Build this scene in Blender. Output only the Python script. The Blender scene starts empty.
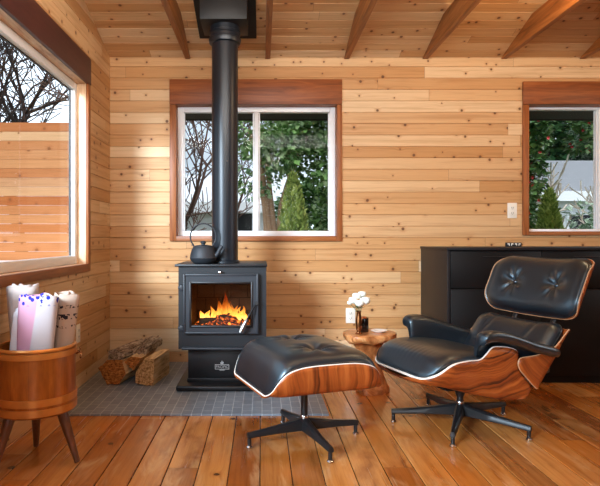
import bpy, bmesh, math, random
from mathutils import Vector, Matrix
R = math.radians
PI = math.pi
SC = bpy.context.scene
COL = SC.collection
random.seed(7)

# ------------------------------------------------------------------ colour / node helpers
def lin(c):
    return c / 12.92 if c <= 0.04045 else ((c + 0.055) / 1.055) ** 2.4
def rgb(r, g, b):
    return (lin(r / 255), lin(g / 255), lin(b / 255), 1.0)

class NT:
    def __init__(s, name):
        s.m = bpy.data.materials.new(name)
        s.m.use_nodes = True
        s.t = s.m.node_tree
        s.t.nodes.clear()
        s.out = s.t.nodes.new('ShaderNodeOutputMaterial')
    def n(s, typ, ins=None, **kw):
        nd = s.t.nodes.new('ShaderNode' + typ)
        for k, v in kw.items():
            setattr(nd, k, v)
        for k, v in (ins or {}).items():
            sk = nd.inputs[k]
            if isinstance(v, bpy.types.NodeSocket):
                s.t.links.new(v, sk)
            else:
                sk.default_value = v
        return nd
    def m_(s, op, a, b=0.0, c=0.0, clamp=False):
        nd = s.n('Math', {0: a, 1: b, 2: c}, operation=op, use_clamp=clamp)
        return nd.outputs[0]
    def xyz(s, space='Object'):
        tc = s.n('TexCoord')
        sp = s.n('SeparateXYZ', {0: tc.outputs[space]})
        return sp.outputs[0], sp.outputs[1], sp.outputs[2], tc.outputs[space]
    def vec(s, x, y, z=0.0):
        return s.n('CombineXYZ', {0: x, 1: y, 2: z}).outputs[0]
    def noise(s, v, scale=5, detail=3, rough=.5, dist=0.0):
        return s.n('TexNoise', {'Vector': v, 'Scale': scale, 'Detail': detail, 'Roughness': rough, 'Distortion': dist}).outputs['Fac']
    def ramp(s, f, stops, interp='LINEAR'):
        nd = s.n('ValToRGB', {0: f})
        cr = nd.color_ramp
        cr.interpolation = interp
        while len(cr.elements) > 1:
            cr.elements.remove(cr.elements[0])
        cr.elements[0].position, cr.elements[0].color = stops[0]
        for p, c in stops[1:]:
            e = cr.elements.new(p)
            e.color = c
        return nd.outputs[0]
    def mix(s, f, a, b, blend='MIX'):
        nd = s.n('Mix', data_type='RGBA', blend_type=blend)
        for k, v in ((0, f), (6, a), (7, b)):
            if isinstance(v, bpy.types.NodeSocket):
                s.t.links.new(v, nd.inputs[k])
            else:
                nd.inputs[k].default_value = v
        return nd.outputs[2]
    def smooth(s, x, lo, hi, a=0.0, b=1.0):
        return s.n('MapRange', {0: x, 1: lo, 2: hi, 3: a, 4: b}, interpolation_type='SMOOTHSTEP').outputs[0]
    def bump(s, h, strength=.3, dist=.01):
        return s.n('Bump', {'Height': h, 'Strength': strength, 'Distance': dist}).outputs[0]
    def pbsdf(s, color, rough=.5, metal=0.0, spec=.5, normal=None, **extra):
        ins = {'Base Color': color, 'Roughness': rough, 'Metallic': metal, 'Specular IOR Level': spec}
        if normal is not None:
            ins['Normal'] = normal
        ins.update(extra)
        b = s.n('BsdfPrincipled', ins)
        s.t.links.new(b.outputs[0], s.out.inputs[0])
        return s.m

def simple(name, c, rough=.5, metal=0.0, spec=.5, var=.06, nscale=30, bump=0.0, **extra):
    t = NT(name)
    x, y, z, o = t.xyz()
    f = t.noise(o, nscale, 4)
    dark = tuple(v * (1 - var * 2) for v in c[:3]) + (1,)
    lite = tuple(min(1, v * (1 + var * 2)) for v in c[:3]) + (1,)
    colr = t.mix(f, dark, lite)
    nm = t.bump(f, bump, .004) if bump else None
    return t.pbsdf(colr, rough, metal, spec, nm, **extra)

def plank_mat(name, along, across, pitch, length, cols, knot=1.0, rough=.5, spec=.35, off=0.0, ascale=1.0,
              cell=.150, gate=.25, knotcol=rgb(88, 48, 20), grainmix=.62, bumps=.15, stain=0.0, seed=0.0, coat=0.0):
    t = NT(name)
    sx = t.xyz()
    A = sx[along]
    C = t.m_('ADD', t.m_('MULTIPLY', sx[across], ascale), off)
    row = t.m_('FLOOR', t.m_('DIVIDE', C, pitch))
    wn = t.n('TexWhiteNoise', {'W': t.m_('ADD', row, seed + .5)}, noise_dimensions='1D')
    seg = t.m_('FLOOR', t.m_('ADD', t.m_('DIVIDE', A, length), t.m_('MULTIPLY', wn.outputs['Value'], 7.31)))
    wid = t.n('TexWhiteNoise', {'Vector': t.vec(t.m_('ADD', row, seed + .5), t.m_('ADD', seg, .5))}, noise_dimensions='2D')
    idv = wid.outputs['Value']
    # knots
    kv = t.vec(t.m_('ADD', t.m_('DIVIDE', A, cell), t.m_('MULTIPLY', idv, 57.0)), t.m_('ADD', t.m_('DIVIDE', C, cell), t.m_('MULTIPLY', idv, 23.0)))
    vo = t.n('TexVoronoi', {'Vector': kv, 'Scale': 1.0}, voronoi_dimensions='2D')
    d = vo.outputs['Distance']
    sepc = t.n('SeparateColor', {0: vo.outputs['Color']})
    on = t.m_('GREATER_THAN', sepc.outputs[0], gate)
    wob = t.noise(t.vec(t.m_('MULTIPLY', A, 60.0), t.m_('MULTIPLY', C, 60.0)), 1.0, 2)
    ksz = t.m_('MULTIPLY_ADD', sepc.outputs[1], .05, .035)
    dd = t.m_('ADD', d, t.m_('MULTIPLY', t.m_('SUBTRACT', wob, .5), .03))
    kn = t.m_('MULTIPLY', t.smooth(t.m_('DIVIDE', dd, ksz), 1.25, .6), on)
    halo = t.m_('MULTIPLY', t.smooth(t.m_('DIVIDE', dd, ksz), 3.2, 1.0), on)
    # grain bending round the knots
    bend = t.m_('MULTIPLY', t.m_('MULTIPLY', t.smooth(d, .35, 0.0), on), .012)
    Cb = t.m_('ADD', C, bend)
    gv = t.vec(t.m_('ADD', t.m_('MULTIPLY', A, 1.6), t.m_('MULTIPLY', idv, 91.0)), t.m_('MULTIPLY', Cb, 42.0), t.m_('MULTIPLY', idv, 13.0))
    g = t.noise(gv, 1.0, 4, .55, .35)
    fv = t.vec(t.m_('ADD', t.m_('MULTIPLY', A, 7.0), t.m_('MULTIPLY', idv, 31.0)), t.m_('MULTIPLY', Cb, 260.0), 0.0)
    fg = t.noise(fv, 1.0, 3)
    base = t.ramp(idv, [(i / (len(cols) - 1), c) for i, c in enumerate(cols)])
    dark = t.mix(1.0, base, (.62, .50, .38, 1), 'MULTIPLY')
    c1 = t.mix(t.m_('MULTIPLY', t.smooth(g, .42, .78), grainmix), base, dark)
    c1 = t.mix(t.m_('MULTIPLY', t.smooth(fg, .45, .8), .25 * grainmix * 2), c1, dark)
    if stain:
        sn = t.noise(t.vec(t.m_('MULTIPLY', A, 2.3), t.m_('MULTIPLY_ADD', C, 7.0, t.m_('MULTIPLY', idv, 40.0))), 1.0, 5, .6, .4)
        c1 = t.mix(t.m_('MULTIPLY', t.smooth(sn, .50, .78), stain), c1, t.mix(1.0, c1, (.42, .28, .20, 1), 'MULTIPLY'))
        sw = t.noise(t.vec(t.m_('MULTIPLY_ADD', A, 3.1, t.m_('MULTIPLY', idv, 17.0)), t.m_('MULTIPLY', C, 11.0), 3.7), 1.0, 4, .6, .6)
        c1 = t.mix(t.m_('MULTIPLY', t.smooth(sw, .50, .72), stain * .42), c1, rgb(222, 176, 122))
        so_ = t.noise(t.vec(t.m_('MULTIPLY', A, 1.7), t.m_('MULTIPLY', C, 3.0), 9.1), 1.0, 3, .5, .3)
        c1 = t.mix(t.m_('MULTIPLY', t.smooth(so_, .46, .7), stain * .45), c1, rgb(206, 112, 30))
        gp = t.m_('FRACT', t.m_('DIVIDE', C, pitch))
        ge = t.m_('LESS_THAN', t.m_('MINIMUM', gp, t.m_('SUBTRACT', 1.0, gp)), .0135)
        c1 = t.mix(ge, c1, rgb(34, 18, 10))
    c1 = t.mix(t.m_('MULTIPLY', halo, .35 * knot), c1, t.mix(1.0, c1, (.72, .50, .32, 1), 'MULTIPLY'))
    c1 = t.mix(t.m_('MULTIPLY', kn, .92 * knot), c1, knotcol)
    # dark dirt line in the seam between the ends of two boards
    fr = t.m_('FRACT', t.m_('ADD', t.m_('DIVIDE', A, length), t.m_('MULTIPLY', wn.outputs['Value'], 7.31)))
    je = t.m_('LESS_THAN', fr, .0022 / length * 1.0)
    c1 = t.mix(t.m_('MULTIPLY', je, .6), c1, rgb(70, 42, 22))
    hb = t.m_('ADD', t.m_('MULTIPLY', fg, .5), t.m_('MULTIPLY', g, .5))
    rr = t.m_('MULTIPLY_ADD', g, .22, rough - .11)
    ex = {'Coat Weight': coat, 'Coat Roughness': .12} if coat else {}
    return t.pbsdf(c1, rr, 0.0, spec, t.bump(hb, bumps, .004), **ex)

def grain_mat(name, c_lo, c_mid, c_hi, axis=0, sc=(3, 40, 40), rough=.45, spec=.4, dist=1.2, coat=0.0, bumps=.1):
    t = NT(name)
    x, y, z, o = t.xyz()
    v = t.vec(t.m_('MULTIPLY', x, sc[0]), t.m_('MULTIPLY', y, sc[1]), t.m_('MULTIPLY', z, sc[2]))
    g = t.noise(v, 1.0, 5, .6, dist)
    c = t.ramp(g, [(.25, c_lo), (.5, c_mid), (.75, c_hi)])
    ex = {'Coat Weight': coat, 'Coat Roughness': .1} if coat else {}
    return t.pbsdf(c, rough, 0.0, spec, t.bump(g, bumps, .003), **ex)

M = {}
PINE = [rgb(190, 140, 88), rgb(200, 153, 103), rgb(224, 194, 154), rgb(210, 168, 120), rgb(194, 145, 94), rgb(218, 181, 136), rgb(204, 158, 108), rgb(197, 149, 98)]
PITCH = .0877
M['wall_x'] = plank_mat('knotty pine boards back', 0, 2, PITCH, 2.3, PINE, seed=3.0)
M['wall_y'] = plank_mat('knotty pine boards side', 1, 2, PITCH, 2.3, PINE, seed=17.0)
M['ceil'] = plank_mat('knotty pine boards ceiling', 0, 1, PITCH, 1.9, PINE, seed=41.0, ascale=1.0398)
FLOORC = [rgb(168, 98, 38), rgb(202, 134, 64), rgb(132, 70, 25), rgb(214, 150, 82), rgb(182, 110, 43), rgb(146, 78, 27)]
M['floor'] = plank_mat('old fir floor boards', 1, 0, .1285, 2.7, FLOORC, rough=.24, spec=.5, off=.008 + .1285 * 40, cell=.22, gate=.80,
                       knotcol=rgb(66, 34, 16), grainmix=1.0, bumps=.3, stain=1.0, seed=5.0, coat=.45)
M['beam'] = grain_mat('stained fir', rgb(98, 54, 22), rgb(150, 90, 42), rgb(178, 116, 62), sc=(30, 2.2, 30))
M['redtrim'] = grain_mat('dark stained trim across', rgb(100, 50, 22), rgb(138, 74, 34), rgb(160, 92, 46), sc=(2.5, 30, 30))
M['redtrim_y'] = grain_mat('dark stained trim along', rgb(58, 30, 30), rgb(74, 38, 37), rgb(86, 46, 43), sc=(30, 2.2, 30), rough=.5)
M['sidetrim'] = grain_mat('brown stained upright trim', rgb(112, 58, 26), rgb(150, 86, 42), rgb(176, 108, 58), sc=(30, 30, 2.2))
M['silltrim'] = grain_mat('brown stained sill', rgb(118, 66, 32), rgb(156, 92, 48), rgb(190, 128, 78), sc=(2.2, 30, 30))
M['silltrim_y'] = grain_mat('brown stained sill along', rgb(100, 52, 26), rgb(140, 78, 40), rgb(170, 104, 58), sc=(30, 2.2, 30))
M['jamb'] = grain_mat('pale pine jamb', rgb(196, 140, 96), rgb(232, 198, 160), rgb(242, 220, 190), sc=(14, 3, 2.4), dist=2)
M['jamb_y'] = grain_mat('pale pine head jamb', rgb(168, 104, 62), rgb(226, 186, 146), rgb(240, 216, 188), sc=(14, 2.4, 14), dist=2)
M['vinyl'] = simple('white vinyl', rgb(238, 240, 243), .35, var=.01)
M['gasket'] = simple('black gasket', rgb(24, 24, 28), .6)
M['steel'] = simple('satin black stove steel', rgb(27, 29, 33), .42, .0, .4, var=.04, nscale=120, bump=.02)
M['steel_door'] = simple('grey black cast door', rgb(41, 44, 50), .46, .0, .4, var=.05, nscale=150, bump=.03)
M['steel_dark'] = simple('black pedestal steel', rgb(19, 18, 20), .40, .0, .4, var=.04, nscale=90)
M['pipe'] = simple('black flue enamel', rgb(26, 31, 38), .34, .2, .5, var=.03, nscale=60)
M['boxblack'] = simple('flat black sheet', rgb(16, 14, 14), .5, .0, .4, var=.05)
M['iron'] = simple('cast iron', rgb(42, 46, 52), .55, .2, .5, var=.10, nscale=220, bump=.12)
M['chrome'] = simple('polished aluminium', rgb(196, 196, 198), .2, 1.0, var=.02)
M['coil'] = simple('wound steel coil', rgb(150, 145, 140), .38, .9, var=.05)
M['badge'] = simple('grey printed badge', rgb(176, 172, 170), .5, .0, var=.02)
M['cast_black'] = simple('black enamelled cast base', rgb(26, 27, 29), .28, .0, .5, var=.04)
M['plate'] = simple('white outlet plastic', rgb(232, 226, 214), .35, var=.01)
M['slot'] = simple('dark slot', rgb(60, 54, 48), .5)
M['brass'] = simple('aged brass', rgb(150, 100, 62), .26, .95, var=.10, nscale=40)
M['candle'] = simple('dark candle glass', rgb(26, 18, 16), .15, .0, .5, var=.03)
M['copperlid'] = simple('copper lid', rgb(206, 120, 70), .3, .9, var=.05)
M['ceramic'] = simple('white glazed ceramic', rgb(236, 232, 226), .25, var=.02)
M['petal'] = simple('white petals', rgb(246, 244, 232), .6, var=.03, nscale=60)
M['leafgreen'] = simple('dark flower leaf', rgb(58, 82, 38), .5, var=.15)
M['cab'] = simple('matt black cabinet board', rgb(11, 9, 9), .45, .0, .25, var=.05, nscale=20)
M['cab_side'] = simple('matt black side board', rgb(20, 18, 20), .45, .0, .3, var=.05, nscale=20)
M['pull'] = simple('dark metal edge pull', rgb(52, 48, 46), .35, .6, var=.05)
M['darkwood'] = grain_mat('dark turned leg wood', rgb(66, 36, 20), rgb(104, 62, 38), rgb(134, 86, 56), sc=(40, 40, 5), rough=.3, coat=.4)
M['barkwood'] = simple('dark bark', rgb(88, 62, 40), .9, var=.3, nscale=35, bump=.5)

def leather():
    t = NT('black leather')
    x, y, z, o = t.xyz()
    v = t.n('TexVoronoi', {'Vector': o, 'Scale': 420.0}).outputs['Distance']
    nz = t.noise(o, 9, 4)
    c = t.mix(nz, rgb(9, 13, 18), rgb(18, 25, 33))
    r = t.m_('MULTIPLY_ADD', nz, .10, .31)
    h = t.m_('ADD', t.m_('MULTIPLY', v, .25), t.m_('MULTIPLY', t.noise(o, 38, 3), .6))
    return t.pbsdf(c, r, 0.0, 1.0, t.bump(h, .12, .004), **{'Coat Weight': .6, 'Coat Roughness': .30, 'Coat Tint': (.82, .93, 1, 1), 'Specular Tint': (.70, .90, 1, 1)})  # blue of the window light put into the coat and specular tints
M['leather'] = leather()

def rosewood(name, axis=None, centre=None, freq=26.0):
    """figured veneer: dark flame streaks across straight or arched grain"""
    t = NT(name)
    x, y, z, o = t.xyz()
    if centre:
        dx = t.m_('SUBTRACT', x, centre[0]); dz = t.m_('SUBTRACT', z, centre[1])
        q = t.m_('SQRT', t.m_('ADD', t.m_('MULTIPLY', dx, dx), t.m_('MULTIPLY', t.m_('MULTIPLY', dz, dz), 1.3)))
        along = t.m_('ARCTAN2', dz, dx)
    else:
        q = t.m_('ADD', t.m_('MULTIPLY', x, axis[0]), t.m_('MULTIPLY', z, axis[1]))
        along = t.m_('SUBTRACT', t.m_('MULTIPLY', z, axis[0]), t.m_('MULTIPLY', x, axis[1]))
    lowv = t.vec(t.m_('MULTIPLY', q, 6.0), t.m_('MULTIPLY', along, 3.0), t.m_('MULTIPLY', y, 4.0))
    warp = t.noise(lowv, 1.0, 3, .5)
    q2 = t.m_('ADD', q, t.m_('MULTIPLY', t.m_('SUBTRACT', warp, .5), .10))
    band = t.noise(t.vec(t.m_('MULTIPLY', q2, freq), t.m_('MULTIPLY', along, 1.2), t.m_('MULTIPLY', y, 1.0)), 1.0, 2, .55)
    fine = t.noise(t.vec(t.m_('MULTIPLY', q2, freq * 7), t.m_('MULTIPLY', along, 6.0), 0.0), 1.0, 3)
    f = t.m_('ADD', t.m_('MULTIPLY', band, .8), t.m_('MULTIPLY', fine, .2))
    c = t.ramp(f, [(.34, rgb(60, 24, 10)), (.42, rgb(112, 50, 19)), (.52, rgb(152, 74, 29)), (.68, rgb(180, 98, 44))])
    return t.pbsdf(c, .36, 0.0, .4, **{'Coat Weight': .12, 'Coat Roughness': .15})
M['rose_chair'] = rosewood('rosewood veneer sweeping grain', centre=(-.16, .80), freq=66.0)
M['rose_back'] = rosewood('rosewood veneer back', axis=(.75, .66), freq=44.0)
M['rose_ott'] = rosewood('rosewood veneer upright grain', axis=(1.0, .22), freq=34.0)
M['ply_tan'] = simple('tan ply edge', rgb(188, 142, 104), .4, var=.06)
M['ply'] = simple('pale ply edge', rgb(232, 222, 210), .4, var=.04)

def slab_wood():
    t = NT('live edge slab')
    x, y, z, o = t.xyz()
    n = t.noise(t.vec(t.m_('MULTIPLY', x, 9), t.m_('MULTIPLY', y, 26), t.m_('MULTIPLY', z, 9)), 1.0, 5, .6, 1.8)
    c = t.ramp(n, [(.28, rgb(116, 60, 28)), (.5, rgb(188, 118, 66)), (.72, rgb(226, 168, 112))])
    return t.pbsdf(c, .3, 0.0, .5, t.bump(n, .3, .01), **{'Coat Weight': .4, 'Coat Roughness': .12})
M['slab'] = slab_wood()

def bin_mat():
    t = NT('copper brown lacquer')
    x, y, z, o = t.xyz()
    ang = t.m_('ARCTAN2', y, x)
    n = t.noise(t.vec(t.m_('MULTIPLY', ang, 5.0), t.m_('MULTIPLY', z, 6.0)), 1.0, 4, .6)
    st = t.m_('LESS_THAN', t.m_('FRACT', t.m_('MULTIPLY', ang, 2.2)), .018)
    c = t.ramp(n, [(.3, rgb(140, 76, 22)), (.6, rgb(178, 102, 34)), (.8, rgb(198, 124, 50))])
    c = t.mix(t.m_('MULTIPLY', st, .4), c, rgb(88, 40, 16))
    return t.pbsdf(c, .34, .4, .5, t.bump(n, .1, .004), **{'Coat Weight': .3, 'Coat Roughness': .2})
M['bin'] = bin_mat()
M['binband'] = simple('worn gold brown band', rgb(204, 132, 62), .3, .5, var=.14, nscale=18)
M['binin'] = simple('dark bin inside', rgb(58, 34, 20), .7)

def tile_mat():
    t = NT('grey hearth tile')
    x, y, z, o = t.xyz()
    v = t.vec(y, x, 0.0)
    b = t.n('TexBrick', {'Vector': v, 'Color1': rgb(112, 122, 132), 'Color2': rgb(130, 140, 150), 'Mortar': rgb(176, 184, 190), 'Scale': 1.0,
                         'Mortar Size': .0022, 'Mortar Smooth': .15, 'Bias': 0.0, 'Brick Width': .112, 'Row Height': .0545}, offset=.5)
    n = t.noise(o, 24, 5, .65)
    c = t.mix(t.m_('MULTIPLY', t.smooth(n, .35, .8), .45), b.outputs['Color'], rgb(90, 98, 108))
    h = t.m_('SUBTRACT', t.m_('MULTIPLY', n, .3), b.outputs['Fac'])
    return t.pbsdf(c, .42, 0.0, .5, t.bump(h, .35, .004))
M['tile'] = tile_mat()

def glass_mat(name, tint=(1, 1, 1, 1), rough=0.0, refl=1.0):
    t = NT(name)
    fr = t.n('Fresnel', {'IOR': 1.45})
    tr = t.n('BsdfTransparent', {'Color': tint})
    gl = t.n('BsdfGlossy', {'Roughness': rough})
    mx = t.n('MixShader', {0: t.m_('MULTIPLY', fr.outputs[0], refl), 1: tr.outputs[0], 2: gl.outputs[0]})
    t.t.links.new(mx.outputs[0], t.out.inputs[0])
    return t.m
M['glass'] = glass_mat('window glass', refl=.05)
M['stoveglass'] = glass_mat('ceramic stove glass', (.92, .88, .84, 1), 0.02, 1.0)

def log_mats():
    t = NT('split wood face')
    x, y, z, o = t.xyz()
    n = t.noise(t.vec(t.m_('MULTIPLY', x, 60), t.m_('MULTIPLY', y, 6), t.m_('MULTIPLY', z, 60)), 1.0, 4, .6)
    c = t.ramp(n, [(.3, rgb(150, 104, 62)), (.5, rgb(222, 180, 128)), (.75, rgb(242, 214, 168))])
    M['split'] = t.pbsdf(c, .8, 0, .2, t.bump(n, .5, .01))
    t = NT('rough end grain')
    x, y, z, o = t.xyz()
    n = t.noise(o, 70, 5, .7)
    c = t.ramp(n, [(.36, rgb(112, 72, 38)), (.5, rgb(200, 152, 98)), (.68, rgb(234, 194, 140))])
    M['endgrain'] = t.pbsdf(c, .9, 0, .2, t.bump(n, .9, .02))
    t = NT('orange rough end grain')
    x, y, z, o = t.xyz()
    n = t.noise(t.vec(t.m_('MULTIPLY', x, 40), t.m_('MULTIPLY', y, 40), t.m_('MULTIPLY', z, 90)), 1.0, 5, .7)
    c = t.ramp(n, [(.36, rgb(86, 46, 20)), (.5, rgb(176, 108, 50)), (.68, rgb(214, 148, 80))])
    M['endorange'] = t.pbsdf(c, .9, 0, .2, t.bump(n, .9, .02))
    t = NT('grey flaking bark')
    x, y, z, o = t.xyz()
    n = t.noise(t.vec(t.m_('MULTIPLY', x, 50), t.m_('MULTIPLY', y, 14), t.m_('MULTIPLY', z, 50)), 1.0, 5, .7, .8)
    c = t.ramp(n, [(.36, rgb(62, 44, 32)), (.5, rgb(160, 134, 108)), (.66, rgb(218, 198, 172))])
    M['greybark'] = t.pbsdf(c, .9, 0, .2, t.bump(n, 1.0, .02))
log_mats()

# ------------------------------------------------------------------ mesh helpers
class MB:
    def __init__(s):
        s.v, s.f, s.mi = [], [], []
    def add(s, vs, fs, mi=0):
        o = len(s.v)
        s.v += [tuple(p) for p in vs]
        s.f += [tuple(i + o for i in f) for f in fs]
        s.mi += [mi] * len(fs)
        return s
    def bm(s, b, mi=0):
        b.verts.index_update()
        return s.add([v.co[:] for v in b.verts], [[v.index for v in f.verts] for f in b.faces], mi)
    def box(s, x0, x1, y0, y1, z0, z1, bev=0.0, mi=0, mat=None, seg=2):
        b = bmesh.new()
        bmesh.ops.create_cube(b, size=1.0)
        for v in b.verts:
            v.co = Vector(((x0 + x1) / 2 + v.co.x * (x1 - x0), (y0 + y1) / 2 + v.co.y * (y1 - y0), (z0 + z1) / 2 + v.co.z * (z1 - z0)))
        if bev > 0:
            bmesh.ops.bevel(b, geom=list(b.edges), offset=bev, segments=seg, affect='EDGES', profile=.5)
        if mat is not None:
            bmesh.ops.transform(b, matrix=mat, verts=b.verts)
        s.bm(b, mi)
        b.free()
        return s
    def lathe(s, prof, c=(0, 0, 0), n=32, mi=0, mat=None, ring=False):
        if ring: prof = list(prof) + [prof[0]]
        vs, fs = [], []
        for r, z in prof:
            for k in range(n):
                a = 2 * PI * k / n
                vs.append(Vector((r * math.cos(a), r * math.sin(a), z)))
        for i in range(len(prof) - 1):
            for k in range(n):
                k2 = (k + 1) % n
                fs.append((i * n + k, i * n + k2, (i + 1) * n + k2, (i + 1) * n + k))
        if not ring:
            fs.append(tuple(range(n))[::-1])
            fs.append(tuple(range((len(prof) - 1) * n, len(prof) * n)))
        c = Vector(c)
        vs = [(mat @ p if mat is not None else p) + c for p in vs]
        return s.add(vs, fs, mi)
    def tube(s, pts, rad, n=10, mi=0, caps=True, flat=1.0):
        pts = [Vector(p) for p in pts]
        if not isinstance(rad, (list, tuple)):
            rad = [rad] * len(pts)
        vs, fs = [], []
        t0 = (pts[1] - pts[0]).normalized()
        up = Vector((0, 0, 1)) if abs(t0.z) < .95 else Vector((1, 0, 0))
        nx = t0.cross(up).normalized()
        for i, p in enumerate(pts):
            if i == 0: t = t0
            elif i == len(pts) - 1: t = (pts[-1] - pts[-2]).normalized()
            else: t = (pts[i + 1] - pts[i - 1]).normalized()
            nx = (nx - t * nx.dot(t)).normalized()
            ny = t.cross(nx)
            for k in range(n):
                a = 2 * PI * k / n
                vs.append(p + nx * (rad[i] * math.cos(a)) + ny * (rad[i] * flat * math.sin(a)))
        for i in range(len(pts) - 1):
            for k in range(n):
                k2 = (k + 1) % n
                fs.append((i * n + k, i * n + k2, (i + 1) * n + k2, (i + 1) * n + k))
        if caps:
            fs.append(tuple(range(n))[::-1])
            fs.append(tuple(range((len(pts) - 1) * n, len(pts) * n)))
        return s.add(vs, fs, mi)
    def prism(s, poly, y0, y1, axis=1, mi=0):
        """extrude a 2D polygon; axis is the extrusion axis"""
        n = len(poly)
        def p3(a, b, h):
            return ((h, a, b), (a, h, b), (a, b, h))[axis]
        vs = [p3(a, b, y0) for a, b in poly] + [p3(a, b, y1) for a, b in poly]
        fs = [tuple(range(n)), tuple(range(2 * n - 1, n - 1, -1))]
        for i in range(n):
            j = (i + 1) % n
            fs.append((j, i, i + n, j + n))
        return s.add(vs, fs, mi)
    def grid(s, rows, mi=0, closed=False):
        m = len(rows[0])
        vs = [p for r in rows for p in r]
        fs = []
        for i in range(len(rows) - 1):
            for k in range(m if closed else m - 1):
                k2 = (k + 1) % m
                fs.append((i * m + k, i * m + k2, (i + 1) * m + k2, (i + 1) * m + k))
        return s.add(vs, fs, mi)
    def build(s, name, mats, parent=None, smooth=40, recalc=True, loc=None):
        me = bpy.data.meshes.new(name)
        me.from_pydata(s.v, [], s.f)
        if not isinstance(mats, (list, tuple)):
            mats = [mats]
        for m in mats:
            me.materials.append(m)
        for p, mi in zip(me.polygons, s.mi):
            p.material_index = mi
        if recalc:
            b = bmesh.new()
            b.from_mesh(me)
            bmesh.ops.recalc_face_normals(b, faces=b.faces)
            b.to_mesh(me)
            b.free()
        if smooth:
            me.polygons.foreach_set('use_smooth', [True] * len(me.polygons))
            me.set_sharp_from_angle(angle=R(smooth))
        o = bpy.data.objects.new(name, me)
        COL.objects.link(o)
        if parent is not None:
            o.parent = parent
        if loc is not None:
            o.location = loc
        return o

def tag(o, label=None, cat=None, group=None, kind=None):
    if label: o['label'] = label
    if cat: o['category'] = cat
    if group: o['group'] = group
    if kind: o['kind'] = kind
    return o
def thing(name, label, cat, loc=(0, 0, 0), rz=0.0, group=None, kind=None):
    o = bpy.data.objects.new(name, None)
    o.empty_display_size = .1
    COL.objects.link(o)
    o.location = loc
    o.rotation_euler = (0, 0, rz)
    return tag(o, label, cat, group, kind)
def children(o):
    return [c for c in bpy.data.objects if c.parent is o]
def dup(o, loc, rz=0.0, label=None, parent=None):
    c = o.copy()
    COL.objects.link(c)
    if parent is None:
        c.location = loc
        c.rotation_euler = (0, 0, rz)
        if label: c['label'] = label
    else:
        c.parent = parent
    for ch in children(o):
        dup(ch, None, parent=c)
    return c
def interp(tab, x):
    if x <= tab[0][0]: return tab[0][1]
    for (a, fa), (b, fb) in zip(tab, tab[1:]):
        if x <= b:
            return fa + (fb - fa) * (x - a) / (b - a)
    return tab[-1][1]
def catmull(pts, sub):
    pts = [Vector(p) for p in pts]
    out = []
    for i in range(len(pts) - 1):
        p0 = pts[max(i - 1, 0)]; p1 = pts[i]; p2 = pts[i + 1]; p3 = pts[min(i + 2, len(pts) - 1)]
        for k in range(sub):
            t = k / sub
            out.append(.5 * ((2 * p1) + (p2 - p0) * t + (2 * p0 - 5 * p1 + 4 * p2 - p3) * t * t + (3 * p1 - p0 - 3 * p2 + p3) * t ** 3))
    out.append(pts[-1])
    return out
def resample(pts, n):
    pts = [Vector(p) for p in pts]
    L = [0]
    for a, b in zip(pts, pts[1:]):
        L.append(L[-1] + (b - a).length)
    out = []
    for i in range(n):
        d = L[-1] * i / (n - 1)
        j = 0
        while j < len(L) - 2 and L[j + 1] < d: j += 1
        t = (d - L[j]) / max(1e-9, L[j + 1] - L[j])
        out.append(pts[j].lerp(pts[j + 1], min(1, t)))
    return out

# ------------------------------------------------------------------ camera and place
F = 560.0; H = .954; D = 4.308
def P(px, py, Y):
    return Vector(((px - 262) / F * Y, Y, H - (py - 239) / F * Y))
cam = bpy.data.cameras.new('camera')
cam.lens = 36 * F / 600
cam.sensor_width = 36
cam.sensor_fit = 'HORIZONTAL'
cam.shift_x = 38 / 600
cam.shift_y = -4 / 600
cam.clip_start = .05
co = bpy.data.objects.new('camera', cam)
COL.objects.link(co)
co.location = (0, 0, H)
co.rotation_euler = (R(90), 0, 0)
SC.camera = co

XL, XR, YB, YR = -1.169, 3.75, D, -1.95
RIDGE = (YB + YR) / 2
def ceil_z(y):
    return 2.346 + .285 * (YB - y) if y > RIDGE else 2.346 + .285 * (y - YR)

# ------------------------------------------------------------------ setting: planked walls
def planked(name, mat, u0, u1, zmax, openings, place, pitch=PITCH, depth=.006, ch=.0032):
    """boards with V joints; place(u, z, d) -> xyz, d is the depth into the wall; openings (u0,u1,z0,z1)"""
    zs = {}
    top = max(zmax(u0), zmax(u1), zmax((u0 + u1) / 2))
    k = 0
    while k * pitch < top:
        z = k * pitch
        for zz, dd in ((z, depth), (z + ch, 0.0), (z + pitch - ch, 0.0)):
            zs[round(zz, 5)] = dd
        k += 1
    zs[round(k * pitch, 5)] = depth
    for o in openings:
        for z in (o[2], o[3]):
            zs.setdefault(round(z, 5), 0.0)
    zl = sorted(zs)
    us = sorted({u0, u1} | {o[0] for o in openings} | {o[1] for o in openings})
    us2 = []
    for a, b in zip(us, us[1:]):
        n = max(1, int((b - a) / .5))
        us2 += [a + (b - a) * i / n for i in range(n)]
    us2.append(us[-1])
    mb = MB()
    for a, b in zip(us2, us2[1:]):
        if a < u0 - 1e-6 or b > u1 + 1e-6: continue
        for za, zb in zip(zl, zl[1:]):
            m_u, m_z = (a + b) / 2, (za + zb) / 2
            if any(o[0] < m_u < o[1] and o[2] < m_z < o[3] for o in openings): continue
            ta, tb = zmax(a), zmax(b)
            if za >= max(ta, tb): continue
            mb.add([place(a, min(za, ta), zs[za]), place(b, min(za, tb), zs[za]), place(b, min(zb, tb), zs[zb]), place(a, min(zb, ta), zs[zb])], [(0, 1, 2, 3)])
            # outer face of the wall
            mb.add([place(a, za, .15), place(b, za, .15), place(b, min(zb, tb) + (.25 if zb >= max(ta, tb) else 0), .15), place(a, min(zb, ta) + (.25 if zb >= max(ta, tb) else 0), .15)], [(0, 1, 2, 3)], 1)
    return tag(mb.build(name, [mat, M['cab_side']], smooth=0, recalc=False), kind='structure')

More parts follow.
